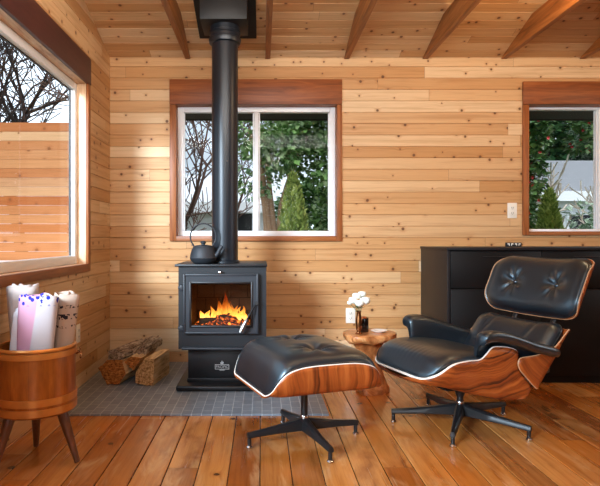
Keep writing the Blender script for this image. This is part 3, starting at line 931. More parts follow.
# ------------------------------------------------------------------ upholstery helper
def rrect(a, b, r, s, t):
    m = max(abs(s), abs(t))
    if m < 1e-9: return 0.0, 0.0, 0.0
    x, y = a * s / m, b * t / m
    cx, cy = a - r, b - r
    if abs(x) > cx and abs(y) > cy:
        ccx, ccy = math.copysign(cx, x), math.copysign(cy, y)
        d = Vector((x - ccx, y - ccy)); d.normalize()
        x, y = ccx + d.x * r, ccy + d.y * r
    return x * m, y * m, m
def cushion(a, b, r, T, place, dimples=(), n=64, e=5.0, seamz=.35, crease=.0035, ncr=7, ddepth=.022, extra=None, back=.0):
    """padded surface on a rounded rectangle; place(x, y, h) -> xyz.  Returns an MB."""
    mb = MB()
    rows = []
    for i in range(n + 1):
        s = math.sin(PI / 2 * (2 * i / n - 1) * .98) / math.sin(PI / 2 * .98)
        row = []
        for j in range(n + 1):
            t = math.sin(PI / 2 * (2 * j / n - 1) * .98) / math.sin(PI / 2 * .98)
            x, y, m = rrect(a, b, r, s, t)
            h = T * max(0.0, 1 - m ** e) ** .5
            for k, (dx, dy, rs) in enumerate(dimples):
                ex_, ey_ = x - dx, y - dy
                d = math.hypot(ex_, ey_)
                ph = math.atan2(ey_, ex_)
                h -= ddepth * math.exp(-(d / (.030 * rs)) ** 1.25)
                h += crease * math.cos(ncr * ph + .7 * k + 1.2 * math.sin(2 * ph)) * math.exp(-((d - .045 * rs) / (.035 * rs)) ** 2)
            if extra: h += extra(x, y, m)
            row.append(place(x, y, h))
        rows.append(row)
    mb.grid(rows)
    # closing skirt
    N = n + 1
    border = [(i, 0) for i in range(N)] + [(n, j) for j in range(1, N)] + [(i, n) for i in range(n - 1, -1, -1)] + [(0, j) for j in range(n - 1, 0, -1)]
    bidx = [i * N + j for i, j in border]
    low = []
    for (i, j) in border:
        s = math.sin(PI / 2 * (2 * i / n - 1) * .98) / math.sin(PI / 2 * .98)
        t = math.sin(PI / 2 * (2 * j / n - 1) * .98) / math.sin(PI / 2 * .98)
        x, y, m = rrect(a, b, r, s, t)
        mb.v.append(tuple(place(x * .985, y * .985, -.012 - back))); low.append(len(mb.v) - 1)
    L = len(low)
    for k in range(L):
        k2 = (k + 1) % L
        mb.f.append((bidx[k], bidx[k2], low[k2], low[k])); mb.mi.append(0)
    mb.f.append(tuple(low)); mb.mi.append(0)
    return mb
def piping(a, b, r, place, h, rad=.0035, n=120):
    pts = []
    for k in range(n):
        u = k / n * 8
        if u < 2: s, t = -1 + u, -1
        elif u < 4: s, t = 1, -1 + (u - 2)
        elif u < 6: s, t = 1 - (u - 4), 1
        else: s, t = -1, 1 - (u - 6)
        x, y, m = rrect(a, b, r, s, t)
        pts.append(place(x, y, h))
    pts.append(pts[0])
    mb = MB(); mb.tube(pts, rad, 6, caps=False)
    return mb
def solid(o, th, mats_off=1):
    md = o.modifiers.new('ply', 'SOLIDIFY')
    md.thickness = th; md.offset = 0.0
    md.use_even_offset = False
    md.use_rim = True
    md.material_offset_rim = mats_off
    return o
def edge_band(root, pts, name='edge_band', r=.0042, n=200, closed=False, mat='ply'):
    q_ = resample(pts, n)
    mb = MB(); mb.tube(q_, [r(p) for p in q_] if callable(r) else r, 8, caps=not closed)
    return tag(mb.build(name, M[mat], root, smooth=60), 'pale ply edge line')
def button_mb(c, nrm, r=.011):
    mb = MB()
    q_ = Vector(nrm).normalized().to_track_quat('Z', 'Y').to_matrix()
    mb.lathe([(.001, .006), (r * .7, .0045), (r, .001), (r, -.004)][::-1], c, 14, mat=q_)
    return mb
def star_base(root, n, rad, phase, rz, seat_z, hub=.024):
    """post, hub and n cast legs, each with its glide; angles are world angles, rz is the root's turn"""
    mb = MB(); mb.lathe([(.0165, .10), (.0165, seat_z)], n=20); mb.build('post', M['cast_black'], root)
    mb = MB(); mb.lathe([(hub, .055), (hub + .003, .062), (hub + .003, .104), (hub * .9, .108)], n=24); hb = mb.build('hub', M['cast_black'], root)
    mb = MB(); mb.lathe([(.0195, .106), (.021, .109), (.021, .121), (.0185, .125)], n=24); tag(mb.build('collar', M['chrome'], root), 'polished metal collar')
    proto = None
    for k in range(n):
        a = phase + 2 * PI * k / n - rz
        if proto is None:
            mb = MB()
            rows = []
            for i in range(9):
                t = i / 8
                x = .015 + (rad + .010 - .015) * t
                w = .024 - .0115 * t
                zt = .112 - .042 * t - .004 * math.sin(PI * t)
                zb = .054 - .008 * t + .003 * math.sin(PI * t)
                rows.append([(x, -w * .75, zb), (x, -w, zb + .004), (x, -w * .85, zt - .008), (x, -w * .45, zt), (x, w * .45, zt), (x, w * .85, zt - .008), (x, w, zb + .004), (x, w * .75, zb)])
            mb.grid(rows, closed=True)
            mb.f.append(tuple(range(8))); mb.mi.append(0)
            mb.f.append(tuple(range(64, 72))[::-1]); mb.mi.append(0)
            lg = mb.build('leg', M['cast_black'], root, smooth=35)
            mb = MB(); mb.lathe([(.0095, .012), (.0095, .056)], (rad, 0, 0), 14); mb.build('glide_stem', M['cast_black'], lg)
            mb = MB(); mb.lathe([(.013, 0), (.0145, .003), (.0145, .007), (.010, .012)], (rad, 0, 0), 16); tag(mb.build('glide', M['chrome'], lg), 'shiny metal glide')
            proto = lg
        else:
            lg = dup(proto, None, parent=root)
        lg.rotation_euler = (0, 0, a)

# ------------------------------------------------------------------ ottoman
TH = R(20)
ott = thing('ottoman', 'black leather ottoman with rosewood shell on a four-star base', 'ottoman', (.2, 2.646, 0), TH)
star_base(ott, 4, .273, R(19.5), TH, .29)
OA, OB, OR = .277, .285, .085
FU = [(0, .418), (.06, .418), (.11, .416), (.15, .411), (.185, .402), (.21, .389), (.23, .368), (.246, .342), (.26, .315), (.277, .292)]
fu_s = [(abs(p.x), p.y) for p in catmull(FU, 4)]
def frim(u): return interp(fu_s, abs(u))
def owid(u, a=OA, b=OB, r=OR):
    e = abs(u) - (a - r)
    return b if e <= 0 else b - r + math.sqrt(max(0, r * r - e * e))
mb = MB(); rows = []
NU = 48
for i in range(NU + 1):
    u = OA * math.sin(PI / 2 * (2 * i / NU - 1))
    w_ = owid(u); fr = frim(u)
    zb = min(.296, fr - .012)
    sec = []
    for s in [k / 7 for k in range(8)]:
        sec.append((u, -(w_ - .035 * s ** 2.5), fr + (zb - fr) * s))
    side = list(sec)
    wb = w_ - .035
    sg_ = max(0.0, min(1, (OA - abs(u)) / .06))
    mid = [(u, -wb * .85, zb - .008 * sg_), (u, -wb * .5, zb - .014 * sg_), (u, 0, zb - .016 * sg_), (u, wb * .5, zb - .014 * sg_), (u, wb * .85, zb - .008 * sg_)]
    rows.append(side + mid + [(x, -y, z) for x, y, z in reversed(side)])
mb.grid(rows)
o = solid(mb.build('shell', [M['rose_ott'], M['rose_ott']], ott, smooth=60), .009)
us_ = [OA * math.sin(PI / 2 * (2 * i / 90 - 1)) for i in range(91)]
loop = [(u, -owid(u), frim(u)) for u in us_] + [(u, owid(u), frim(u)) for u in reversed(us_)]
loop.append(loop[0])
eb_ = edge_band(ott, loop, closed=True, n=320, r=.0036)
eb_.parent = o
o['label'] = 'rosewood veneer shell with pale ply edge'
def oplace(x, y, h):
    return (x, y, frim(x) + h)
mb = cushion(OA - .004, OB - .007, OR, .054, oplace, dimples=((-.005, -.135, 1.3), (-.005, .135, 1.3)), n=96, e=6, ddepth=.030, crease=.0055, back=-.004)
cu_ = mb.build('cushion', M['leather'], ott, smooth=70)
tag(cu_, 'black leather cushion with two buttons')
piping(OA - .002, OB - .006, OR, oplace, .006).build('piping', M['leather'], cu_)
for y in (-.135, .135):
    button_mb((-.005, y, .418 + .054 - .031), (0, 0, 1)).build('button', M['leather'], cu_)
mb = MB(); mb.box(-.10, .10, -.03, .03, .262, .285, .006); mb.box(-.03, .03, -.10, .10, .262, .285, .006); mb.build('mounting_bracket', M['cast_black'], ott)

# ------------------------------------------------------------------ lounge chair
CH = (1.017, 2.877)
ch = thing('lounge_chair', 'black leather lounge chair with rosewood shells beside the black cabinet', 'armchair', (CH[0], CH[1], 0), TH)
star_base(ch, 5, .335, R(29.2), TH, .205)
# seat shell
TB = [((-.388, .313), (-.392, .305), .140), ((-.384, .315), (-.389, .301), .182), ((-.370, .323), (-.378, .296), .218), ((-.333, .347), (-.345, .290), .252), ((-.278, .387), (-.29, .283), .276), ((-.194, .397), (-.21, .261), .278),
      ((-.117, .397), (-.14, .240), .278), ((-.083, .42), (-.09, .226), .28), ((-.056, .445), (-.06, .218), .281), ((-.029, .452), (-.03, .21), .282), ((.04, .445), (.02, .198), .282),
      ((.095, .425), (.055, .19), .28), ((.107, .379), (.08, .186), .278), ((.117, .339), (.095, .183), .276), ((.145, .298), (.11, .181), .274), ((.181, .261), (.12, .180), .272), ((.190, .227), (.128, .180), .268), ((.167, .19), (.135, .181), .26)]
Ts = catmull([(a[0], a[1], 0) for a, b, w_ in TB], 4); Bs = catmull([(b[0], b[1], 0) for a, b, w_ in TB], 4); Ws = catmull([(w_, 0, 0) for a, b, w_ in TB], 4)
mb = MB(); rows = []
for T_, B_, W_ in zip(Ts, Bs, Ws):
    w_ = W_.x
    side = []
    for k in range(9):
        s = k / 8
        p = T_.lerp(B_, s)
        side.append((p.x, -(w_ - .045 * s ** 2.6), p.y))
    wb = w_ - .045
    mid = [(B_.x, -wb * .85, B_.y - .006), (B_.x, -wb * .5, B_.y - .010), (B_.x, 0, B_.y - .012), (B_.x, wb * .5, B_.y - .010), (B_.x, wb * .85, B_.y - .006)]
    rows.append(side + mid + [(x, -y, z) for x, y, z in reversed(side)])
rows = [[(x, y + (-.016 * max(0, min(1, (-.12 - T_.x) / .2))), z) for x, y, z in r_] for r_, T_ in zip(rows, Ts)]
mb.grid(rows)
o = solid(mb.build('seat_shell', [M['rose_chair'], M['rose_chair']], ch, smooth=60), .009)
loop = [r_[0] for r_ in reversed(rows)] + [r_[-1] for r_ in rows]
edge_band(o, loop, n=260, r=lambda p: interp([(-.39, .0062), (-.33, .0056), (-.2, .0042), (.2, .0036)], p.x))
tag(o, 'rosewood veneer seat shell with pale ply edge')
# seat cushion
SU = [(-.39, .315), (-.378, .322), (-.355, .339), (-.33, .364), (-.29, .380), (-.25, .388), (-.19, .391), (-.11, .386), (0, .372), (.1, .352), (.22, .33)]
su_s = [(p.x, p.y) for p in catmull(SU, 4)]
scx = (-.386 + .20) / 2; sca = (.386 + .20) / 2
def voff(u): return -.016 * max(0, min(1, (-.12 - u) / .2))
def splace(x, y, h):
    u = x + scx
    return (u, y * (1 + 2.4 * voff(u)) + voff(u), interp(su_s, u) + h)
def screase(x, y, m):
    u = x + scx
    return .0022 * math.sin(y * 190) * math.exp(-((u + .30) / .045) ** 2) * math.exp(-((y + .02) / .10) ** 2)
mb = cushion(sca, .271, .108, .041, splace, n=72, e=7, extra=screase)
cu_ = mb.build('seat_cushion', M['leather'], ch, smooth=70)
piping(sca + .001, .272, .108, splace, .006).build('piping', M['leather'], cu_)
# lower back shell
Fp = catmull([(.206, .240, 0), (.175, .267, 0), (.139, .303, 0), (.104, .339, 0), (.093, .372, 0), (.110, .392, 0), (.20, .398, 0), (.29, .414, 0), (.338, .443, 0), (.388, .490, 0), (.411, .510, 0)], 5)
Rp = catmull([(.214, .238, 0), (.240, .266, 0), (.284, .324, 0), (.328, .378, 0), (.370, .440, 0), (.413, .507, 0)], 5)
Fp = resample(Fp, 34); Rp = resample(Rp, 34)
mb = MB(); rows = []
for f_, r_ in zip(Fp, Rp):
    sec = []
    for k in range(7):
        s = k / 6
        p = f_.lerp(r_, s)
        sec.append((p.x, -(.293 - .012 * s ** 3), p.y))
    mid = [(r_.x + .014, -.245, r_.y - .004), (r_.x + .026, -.18, r_.y - .010), (r_.x + .034, -.09, r_.y - .014), (r_.x + .036, 0, r_.y - .016)]
    half = sec + mid
    rows.append(half + [(x, -y, z) for x, y, z in reversed(half[:-1])])
mb.grid(rows)
o = solid(mb.build('back_shell', [M['rose_back'], M['rose_back']], ch, smooth=60), .009)
for sg in (-1, 1):
    edge_band(o, [(p.x, sg * .293, p.y) for p in Fp], n=60, r=.0036, mat='ply_tan')
edge_band(o, [q_ for q_ in rows[-1]], n=60, r=.0034, mat='ply_tan')
tag(o, 'rosewood veneer lower back shell')
# lower back cushion
def frame_place(c, up, nrm, curve, hw, edge=0.0):
    def pl(x, y, h):
        fwd = curve * (y / hw) ** 2 + edge * (abs(y) / hw) ** 8
        d = h + fwd
        return (c[0] + up[0] * x + nrm[0] * d, y, c[1] + up[1] * x + nrm[1] * d)
    return pl
up = Vector((.607, .795)).normalized(); nr = Vector((-up.y, up.x))
bpl = frame_place((.333, .389), up, nr, .026, .28)
bcre = lambda x, y, m: -.007 * sum(math.exp(-((y - yy + .25 * (x - .1)) / .012) ** 2) for yy in (-.14, .14)) * max(0, min(1, (x + .02) / .08))
mb = cushion(.153, .280, .06, .070, bpl, n=64, e=5, extra=bcre)
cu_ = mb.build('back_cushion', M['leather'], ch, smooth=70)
piping(.155, .282, .06, bpl, .008).build('piping', M['leather'], cu_)
# headrest
hup = Vector((.42, .907)).normalized(); hn = Vector((-hup.y, hup.x))
def hpl(x, y, h):
    y0_, rf = .272, .048
    ay = abs(y)
    fwd = .032 * (min(ay, y0_) / .3) ** 2
    if ay > y0_:
        an = (ay - y0_) / rf
        yp = y0_ + rf * math.sin(an); fwd += rf * (1 - math.cos(an)) + .2 * (ay - y0_) * .5
    else: yp = ay
    d = h + fwd
    return (.541 + hup.x * x + hn.x * d, math.copysign(yp, y), .693 + hup.y * x + hn.y * d)
mb = MB(); rows = []
for i in range(41):
    row = []
    s = math.sin(PI / 2 * (2 * i / 40 - 1))
    for j in range(41):
        t = math.sin(PI / 2 * (2 * j / 40 - 1))
        x, y, m = rrect(.166, .338, .105, s, t)
        row.append(hpl(x, y, -.004))
    rows.append(row)
mb.grid(rows)
o = solid(mb.build('headrest_shell', [M['rose_back'], M['rose_back']], ch, smooth=60, recalc=False), .009)
hl = []
for k in range(161):
    u = (k % 160) / 160 * 8
    if u < 2: q_ = (-1 + u, -1)
    elif u < 4: q_ = (1, -1 + (u - 2))
    elif u < 6: q_ = (1 - (u - 4), 1)
    else: q_ = (-1, 1 - (u - 6))
    x, y, m = rrect(.166, .338, .105, q_[0], q_[1])
    hl.append(hpl(x, y, -.002))
edge_band(o, hl, closed=True, r=.0026, n=240, mat='ply_tan')
tag(o, 'rosewood veneer headrest shell')
mb = cushion(.161, .322, .100, .060, lambda x, y, h: hpl(x, y, h + .004), dimples=((0, -.14, 1.0), (0, .14, 1.0)), n=92, e=6, ddepth=.028, crease=.0052, ncr=6)
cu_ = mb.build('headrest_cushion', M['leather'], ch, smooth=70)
tag(cu_, 'black leather headrest cushion with two buttons')
piping(.163, .324, .102, hpl, .010).build('piping', M['leather'], cu_)
for y in (-.14, .14):
    c = hpl(0, y, .042)
    button_mb(c, (hn.x, 0, hn.y)).build('button', M['leather'], cu_)
# spine brackets between headrest and back
for y in (-.13, .13):
    mb = MB()
    pts = [(.405, y, .435), (.440, y, .495), (.468, y, .545), (.492, y, .60), (.525, y, .69)]
    mb.tube([Vector(p) + Vector((.028, 0, 0)) for p in catmull(pts, 4)], .016, 8, flat=.4)
    tag(mb.build('spine_bracket', M['pull'], ch), 'grey metal bracket joining headrest and back')
# armrests
AT = [(-.124, .516), (-.112, .526), (-.095, .530), (-.068, .532), (-.035, .530), (.02, .519), (.065, .505), (.125, .485), (.18, .466), (.255, .447), (.318, .431)]
for sg in (-1, 1):
    top = resample(catmull([(a, b, 0) for a, b in AT], 4), 40)
    mb = MB(); rows = []
    for i, p in enumerate(top):
        t = i / 39
        e = min(1, .74 + t * 6) if t < .05 else (min(1, .72 + (1 - t) * 5) if t > .94 else 1.0)
        e = math.sqrt(e)
        fl = .115 + .03 * t
        th = .048
        sec = [(.317, -th), (.329, -th * .8), (.335, -th * .45), (.331, -.008), (.319, -.001), (.298, 0), (.276, -.002), (.258, -.010), (.248, -.028), (.243, -.06), (.240, -fl), (.248, -fl - .006), (.259, -fl), (.266, -.082), (.275, -.060), (.290, -th - .002)]
        cy_, cz_ = .29, -.03
        rows.append([(p.x, sg * (cy_ + (a - cy_) * e), p.y + cz_ + (b - cz_) * e) for a, b in sec])
    mb.grid(rows, closed=True)
    m_ = 16
    mb.f.append(tuple(range(m_))); mb.mi.append(0)
    mb.f.append(tuple(range(39 * m_, 40 * m_))[::-1]); mb.mi.append(0)
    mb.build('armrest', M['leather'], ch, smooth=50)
# mounting under the seat
mb = MB()
mb.box(-.12, .14, -.05, .05, .196, .206, .004)
mb.tube([(0, 0, .15), (0, 0, .205)], [.02, .034], 16)
o = mb.build('seat_mount', M['cast_black'], ch)
mb = MB(); mb.box(.06, .20, .02, .10, .165, .173, .003); mb.box(-.10, -.02, -.03, .05, .186, .198, .003); mb.build('tilt_plate', M['pull'], ch)

# ------------------------------------------------------------------ cabinet
CX, CYF, CYB, CZ = 1.218, 3.68, 4.295, .898
cb = thing('black_cabinet', 'long low black cabinet under the right window', 'cabinet', (CX, CYF, 0))
def CB(name, b, mat, bev=.002, parent=cb):
    mb = MB(); mb.box(b[0] - CX, b[1] - CX, b[2] - CYF, b[3] - CYF, b[4], b[5], bev); return mb.build(name, mat, parent)
XE = 3.66
CB('side_panel', (CX, CX + .02, CYF, CYB, 0, CZ - .018), M['cab_side'])
CB('side_panel', (XE - .02, XE, CYF, CYB, 0, CZ - .018), M['cab_side'])
CB('carcass', (CX + .02, XE - .02, CYF + .03, CYB, .05, CZ - .018), M['cab'], 0)
CB('plinth', (CX + .02, XE - .02, CYF + .04, CYB - .02, 0, .05), M['cab'], 0)
top = CB('top_panel', (CX - .006, XE + .006, CYF - .012, CYB, CZ - .018, CZ), M['cab_side'])
xs = [CX + .022, CX + .022 + .60, CX + .022 + 1.2, CX + .022 + 1.8, XE - .022]
for a, b in zip(xs, xs[1:]):
    d = CB('drawer', (a + .002, b - .002, CYF + .004, CYF + .03, .628, CZ - .024), M['cab'])
    m_ = (a + b) / 2
    CB('edge_pull', (m_ - .088, m_ + .088, CYF - .006, CYF + .005, CZ - .062, CZ - .057), M['pull'], .001, d)
    d = CB('door', (a + .002, b - .002, CYF + .004, CYF + .03, .055, .622), M['cab'])
    CB('edge_pull', (a + .004, b - .004, CYF - .001, CYF + .005, .6205, .6235), M['pull'], .0, d)
# gadget on the cabinet
c = P(513.3, 246, 4.1)
gd = thing('small_box', 'small black box with white marks on top of the cabinet', 'small box', (c.x, 4.1, CZ))
mb = MB(); mb.box(-.056, .056, -.012, .012, 0, .030, .003); mb.build('body', M['gasket'], gd)
for k in range(4):
    mb = MB(); x = -.040 + k * .027
    mb.box(x - .008, x + .008, -.0135, -.0115, .016, .024, .001)
    if k % 2: mb.box(x - .008, x - .003, -.0135, -.0115, .006, .017, .001)
    else: mb.box(x + .003, x + .008, -.0135, -.0115, .006, .017, .001)
    mb.build('white_mark', M['plate'], gd)

# ------------------------------------------------------------------ side table and what stands on it
TX, TY, TZ = .665, 3.50, .372
tb = thing('side_table', 'live edge wooden stump side table between ottoman and chair', 'side table', (TX, TY, 0))
rn = random.Random(12)
out = []
NS = 44
for k in range(NS):
    a = 2 * PI * k / NS
    r = 1 + .06 * math.sin(2 * a + 1) + .06 * math.sin(3 * a + 2.2) + .035 * math.sin(5 * a + .4) + rn.uniform(-.015, .015)
    out.append((.160 * r * math.cos(a), .175 * r * math.sin(a)))
def ring(sc, z, wob=0):
    return [(x * sc * (1 + wob * math.sin(k * 1.7)), y * sc * (1 + wob * math.cos(k * 2.1)), z + (.006 * math.sin(k * .9) if wob else 0)) for k, (x, y) in enumerate(out)]
mb = MB()
mb.grid([ring(.3, TZ), ring(.7, TZ), ring(.93, TZ), ring(.985, TZ - .004), ring(1.0, TZ - .016, .01), ring(.98, TZ - .034, .015), ring(.9, TZ - .05, .02), ring(.6, TZ - .058, .02), ring(.3, TZ - .058)], closed=True)
mb.f.append(tuple(range(NS))); mb.mi.append(0)
mb.f.append(tuple(range(8 * NS, 9 * NS))[::-1]); mb.mi.append(0)
mb.build('table_top', M['slab'], tb, smooth=50)
mb = MB(); rows = []
for i in range(15):
    t = i / 14
    z = .001 + (TZ - .055) * t
    row = []
    for k in range(36):
        a = 2 * PI * k / 36
        r = interp([(0, .100), (.05, .102), (.15, .088), (.35, .068), (.6, .058), (.8, .066), (1, .10)], t)
        r *= 1 + .13 * math.sin(3 * a + 1.4 + t * 1.6) + .07 * math.sin(5 * a + t * 3) + .02 * math.sin(11 * a)
        row.append((r * math.cos(a) + .02 * (1 - t), r * math.sin(a), z))
    rows.append(row)
mb.grid(rows, closed=True)
mb.f.append(tuple(range(36))); mb.mi.append(0)
mb.f.append(tuple(range(14 * 36, 15 * 36))[::-1]); mb.mi.append(0)
mb.build('stump_base', M['slab'], tb, smooth=60)
# vase
vx = (358.7 - 262) / F * 3.44
va = thing('flower_vase', 'slim brass vase of white flowers on the stump table', 'vase', (vx, 3.44, TZ))
mb = MB(); mb.lathe([(.012, .0), (.021, .0), (.022, .004), (.0125, .010), (.011, .016), (.017, .03), (.0195, .05), (.019, .07), (.0155, .10), (.0135, .12), (.0135, .132), (.0165, .142), (.0145, .142), (.011, .13)], n=28)
mb.build('body', M['brass'], va)
rn = random.Random(4)
stems = MB()
heads = [(-.034, -.004, .208, .028), (.000, -.024, .192, .027), (.038, -.006, .206, .031), (-.010, .012, .232, .027), (.024, .018, .243, .024), (-.054, .008, .190, .016)]
for hx, hy, hz, hr in heads:
    stems.tube(catmull([(0, 0, .10), (hx * .35, hy * .35, .145), (hx * .9, hy * .9, hz - .01)], 3), .0016, 6)
stems.build('stems', M['leafgreen'], va)
for hx, hy, hz, hr in heads:
    mb = MB()
    for lay, (cnt, rr, e1) in enumerate(((6, 1.0, 35), (6, .84, 50), (5, .66, 62), (4, .46, 72), (3, .28, 80))):
        for k in range(cnt):
            a = 2 * PI * k / cnt + lay * .6 + rn.uniform(-.1, .1)
            rows = []
            for i in range(6):
                el = R(-70 + (e1 + 70) * i / 5)
                row = []
                for j in range(6):
                    az = a + R(48) * (j / 2.5 - 1) * (1 - .35 * (i / 5) ** 3)
                    q_ = hr * rr * (1 + .10 * (i / 5) ** 4 + .03 * abs(j / 2.5 - 1))
                    row.append((hx + q_ * math.cos(el) * math.cos(az), hy + q_ * math.cos(el) * math.sin(az), hz + .82 * q_ * math.sin(el)))
                rows.append(row)
            mb.grid(rows)
    mb.build('blossom', M['petal'], va, smooth=60)
mb = MB()
for k in range(7):
    a = 2 * PI * k / 7; L = .03
    p0 = Vector((.012 * math.cos(a), .012 * math.sin(a), .155)); d = Vector((math.cos(a), math.sin(a), .45)) * L; n_ = Vector((-math.sin(a), math.cos(a), 0)) * .009
    mb.add([p0, p0 + d * .5 + n_, p0 + d, p0 + d * .5 - n_], [(0, 1, 2), (0, 2, 3)])
mb.build('leaves', M['leafgreen'], va)
# candle
c = P(364.8, 331, 3.50)
cd = thing('candle_jar', 'dark brown candle jar standing behind the brass vase', 'candle', (c.x, 3.515, TZ))
mb = MB(); mb.lathe([(.0, 0), (.024, 0), (.026, .003), (.026, .082), (.0245, .086), (.0235, .082), (.0235, .06), (.0, .06)], n=28); mb.build('jar', M['candle'], cd)
mb = MB(); mb.lathe([(.0, .0605), (.0233, .0605), (.0233, .085), (.017, .095), (.0, .096)], (-.004, 0, 0), n=28); mb.build('wax', M['copperlid'], cd)
c = P(379, 330, 3.50)
mb = MB(); mb.lathe([(.0, 0), (.030, 0), (.034, .003), (.051, .010), (.053, .013), (.050, .0135), (.034, .008), (.0, .007)], n=36)
tag(mb.build('dish', M['ceramic'], loc=(c.x, 3.50, TZ)), 'small round white dish on the stump table', 'dish')

# ------------------------------------------------------------------ barrel bin with rolled cloths
BX, BY = -.972, 2.41
bn = thing('barrel_bin', 'copper brown round barrel bin on three tapered legs', 'bin', (BX, BY, 0))
BR = .165
mb = MB(); mb.lathe([(.0, .222), (BR - .012, .222), (BR - .004, .226), (BR - .002, .232), (BR - .002, .34), (BR - .004, .495), (BR - .012, .497), (BR - .016, .49), (BR - .016, .26), (.0, .26)], n=64)
mb.build('drum', M['bin'], bn)
for z0_, z1_ in ((.232, .262), (.272, .302), (.462, .488)):
    mb = MB(); rr = BR + .0005
    mb.lathe([(rr - .004, z0_), (rr + .0025, z0_ + .001), (rr + .003, (z0_ + z1_) / 2), (rr + .0025, z1_ - .001), (rr - .004, z1_)], n=64, ring=True); mb.build('band', M['binband'], bn)
mb = MB(); mb.lathe([(BR - .014, .492), (BR + .001, .492), (BR + .002, .498), (BR - .004, .505), (BR - .014, .503)], n=64, ring=True); mb.build('rim', M['binband'], bn)
for a in (R(-6), R(112), R(231)):
    mb = MB()
    d = Vector((math.cos(a), math.sin(a), 0))
    p0 = d * .112 + Vector((0, 0, .226)); p1 = d * .185 + Vector((0, 0, .003))
    pts = [p0.lerp(p1, i / 8) for i in range(9)]
    mb.tube(pts, [.021, .0225, .0215, .020, .018, .0165, .015, .0135, .0125], 18)
    mb.build('leg', M['darkwood'], bn)
mb = MB()
a = R(12)
c = Vector(((BR + .006) * math.cos(a), (BR + .006) * math.sin(a), .462))
mb.lathe([(.0, -.006), (.010, -.006), (.010, .0), (.005, .006), (.0, .007)], c, 12, mat=Matrix.Rotation(R(90), 3, 'Y'))
mb.tube([c + Vector((.006, 0, .0)), c + Vector((.012, 0, .012)), c + Vector((.008, 0, .02))], .003, 8)
mb.tube([c + Vector((.008 + .001 * k, .012 * math.sin(k / 10 * 2 * PI), -.014 + .014 * math.cos(k / 10 * 2 * PI))) for k in range(11)], .0026, 6)
mb.build('brass_ring', M['brass'], bn)

def cloth_mat(name, base, second=None, split=None, spots=None, printcol=None, pz=None):
    t = NT(name)
    x, y, z, o = t.xyz()
    n = t.noise(o, 18, 3)
    c = t.mix(n, tuple(v * .93 for v in base[:3]) + (1,), base)
    if second:
        f = t.smooth(t.m_('ADD', x, t.m_('MULTIPLY', z, split[1])), split[0] - .004, split[0] + .004)
        c = t.mix(f, second, c)
    if spots:
        vo = t.n('TexVoronoi', {'Vector': o, 'Scale': 44.0})
        f = t.m_('MULTIPLY', t.m_('LESS_THAN', vo.outputs['Distance'], .36), t.smooth(z, spots[1], spots[1] + .012))
        c = t.mix(f, c, spots[0])
    if printcol:
        vo = t.noise(t.vec(t.m_('MULTIPLY', x, 90), t.m_('MULTIPLY', y, 90), t.m_('MULTIPLY', z, 62)), 1.0, 1)
        band = t.m_('GREATER_THAN', t.m_('SINE', t.m_('MULTIPLY', z, 130.0)), .05)
        f = t.m_('MULTIPLY', t.m_('MULTIPLY', t.m_('GREATER_THAN', vo, .54), band), t.m_('MULTIPLY', t.m_('GREATER_THAN', z, pz[0]), t.m_('LESS_THAN', z, pz[1])))
        c = t.mix(f, c, printcol)
    w = t.noise(o, 500, 1)
    return t.pbsdf(c, .85, 0, .2, t.bump(w, .1, .002))
M['cream'] = cloth_mat('cream cloth', rgb(196, 185, 180))
M['pinkwhite'] = cloth_mat('pink and white cloth', rgb(204, 199, 203), rgb(208, 156, 178), (-.030, -.16), (rgb(40, 50, 160), .405))
M['printed'] = cloth_mat('printed sack cloth', rgb(190, 168, 152), None, None, None, rgb(38, 34, 44), (.30, .40))
M['white'] = cloth_mat('white cloth', rgb(216, 214, 220))
def roll(name, label, base, topp, r0, r1, turns, mat, sd, n_th=.006, squash=.8, ph=0.0, rag=.008):
    """a cloth rolled into a loose spiral that stands on end"""
    rn = random.Random(sd)
    base = Vector(base); topp = Vector(topp)
    ax = topp - base
    mb = MB(); rows = []
    NA = int(26 * turns)
    NZ = 16
    wob = [rn.uniform(0, 6.28) for _ in range(4)]
    for i in range(NZ + 1):
        t = i / NZ
        row = []
        for k in range(NA + 1):
            a = k / NA * turns * 2 * PI
            rr = (r0 + (r1 - r0) * t) * (1 - .80 * (a / (turns * 2 * PI)) ** .9) if turns > 1 else r0
            rr *= 1 + .05 * math.sin(2 * a + wob[0] + t * 2) + .03 * math.sin(5 * a + wob[1] + t * 3)
            aa = a + ph
            z_r = rag * (math.sin(a * 1.3 + wob[2]) + .5 * math.sin(a * 3.1 + wob[3])) * t
            p = ax * t + Vector((rr * math.cos(aa), rr * squash * math.sin(aa), z_r))
            row.append(p)
        rows.append(row)
    mb.grid(rows)
    o = mb.build(name, mat, smooth=70, recalc=False, loc=base)
    md = o.modifiers.new('thickness', 'SOLIDIFY'); md.thickness = n_th; md.offset = 0
    return tag(o, label, 'rolled cloth', 'rolled cloths in the barrel bin')
bz = .268
roll('rolled_cloth', 'tall cream rolled cloth leaning at the back of the barrel bin', (BX - .060, BY + .045, bz), (BX - .100, BY + .080, .745), .060, .082, 2.7, M['cream'], 1, ph=R(250), squash=.72)
roll('rolled_cloth', 'pink and white rolled cloth with blue dots at the front of the bin', (BX + .012, BY - .066, bz), (BX + .046, BY - .062, .715), .068, .082, 2.8, M['pinkwhite'], 2, ph=R(200), squash=.66)
roll('rolled_cloth', 'beige rolled cloth with dark printing at the right of the bin', (BX + .072, BY + .035, bz), (BX + .114, BY + .045, .715), .045, .062, 2.5, M['printed'], 3, ph=R(260))
roll('rolled_cloth', 'narrow white rolled cloth between the cream and pink ones', (BX - .078, BY - .075, bz), (BX - .045, BY - .052, .655), .030, .030, 2.0, M['white'], 5, ph=R(230))

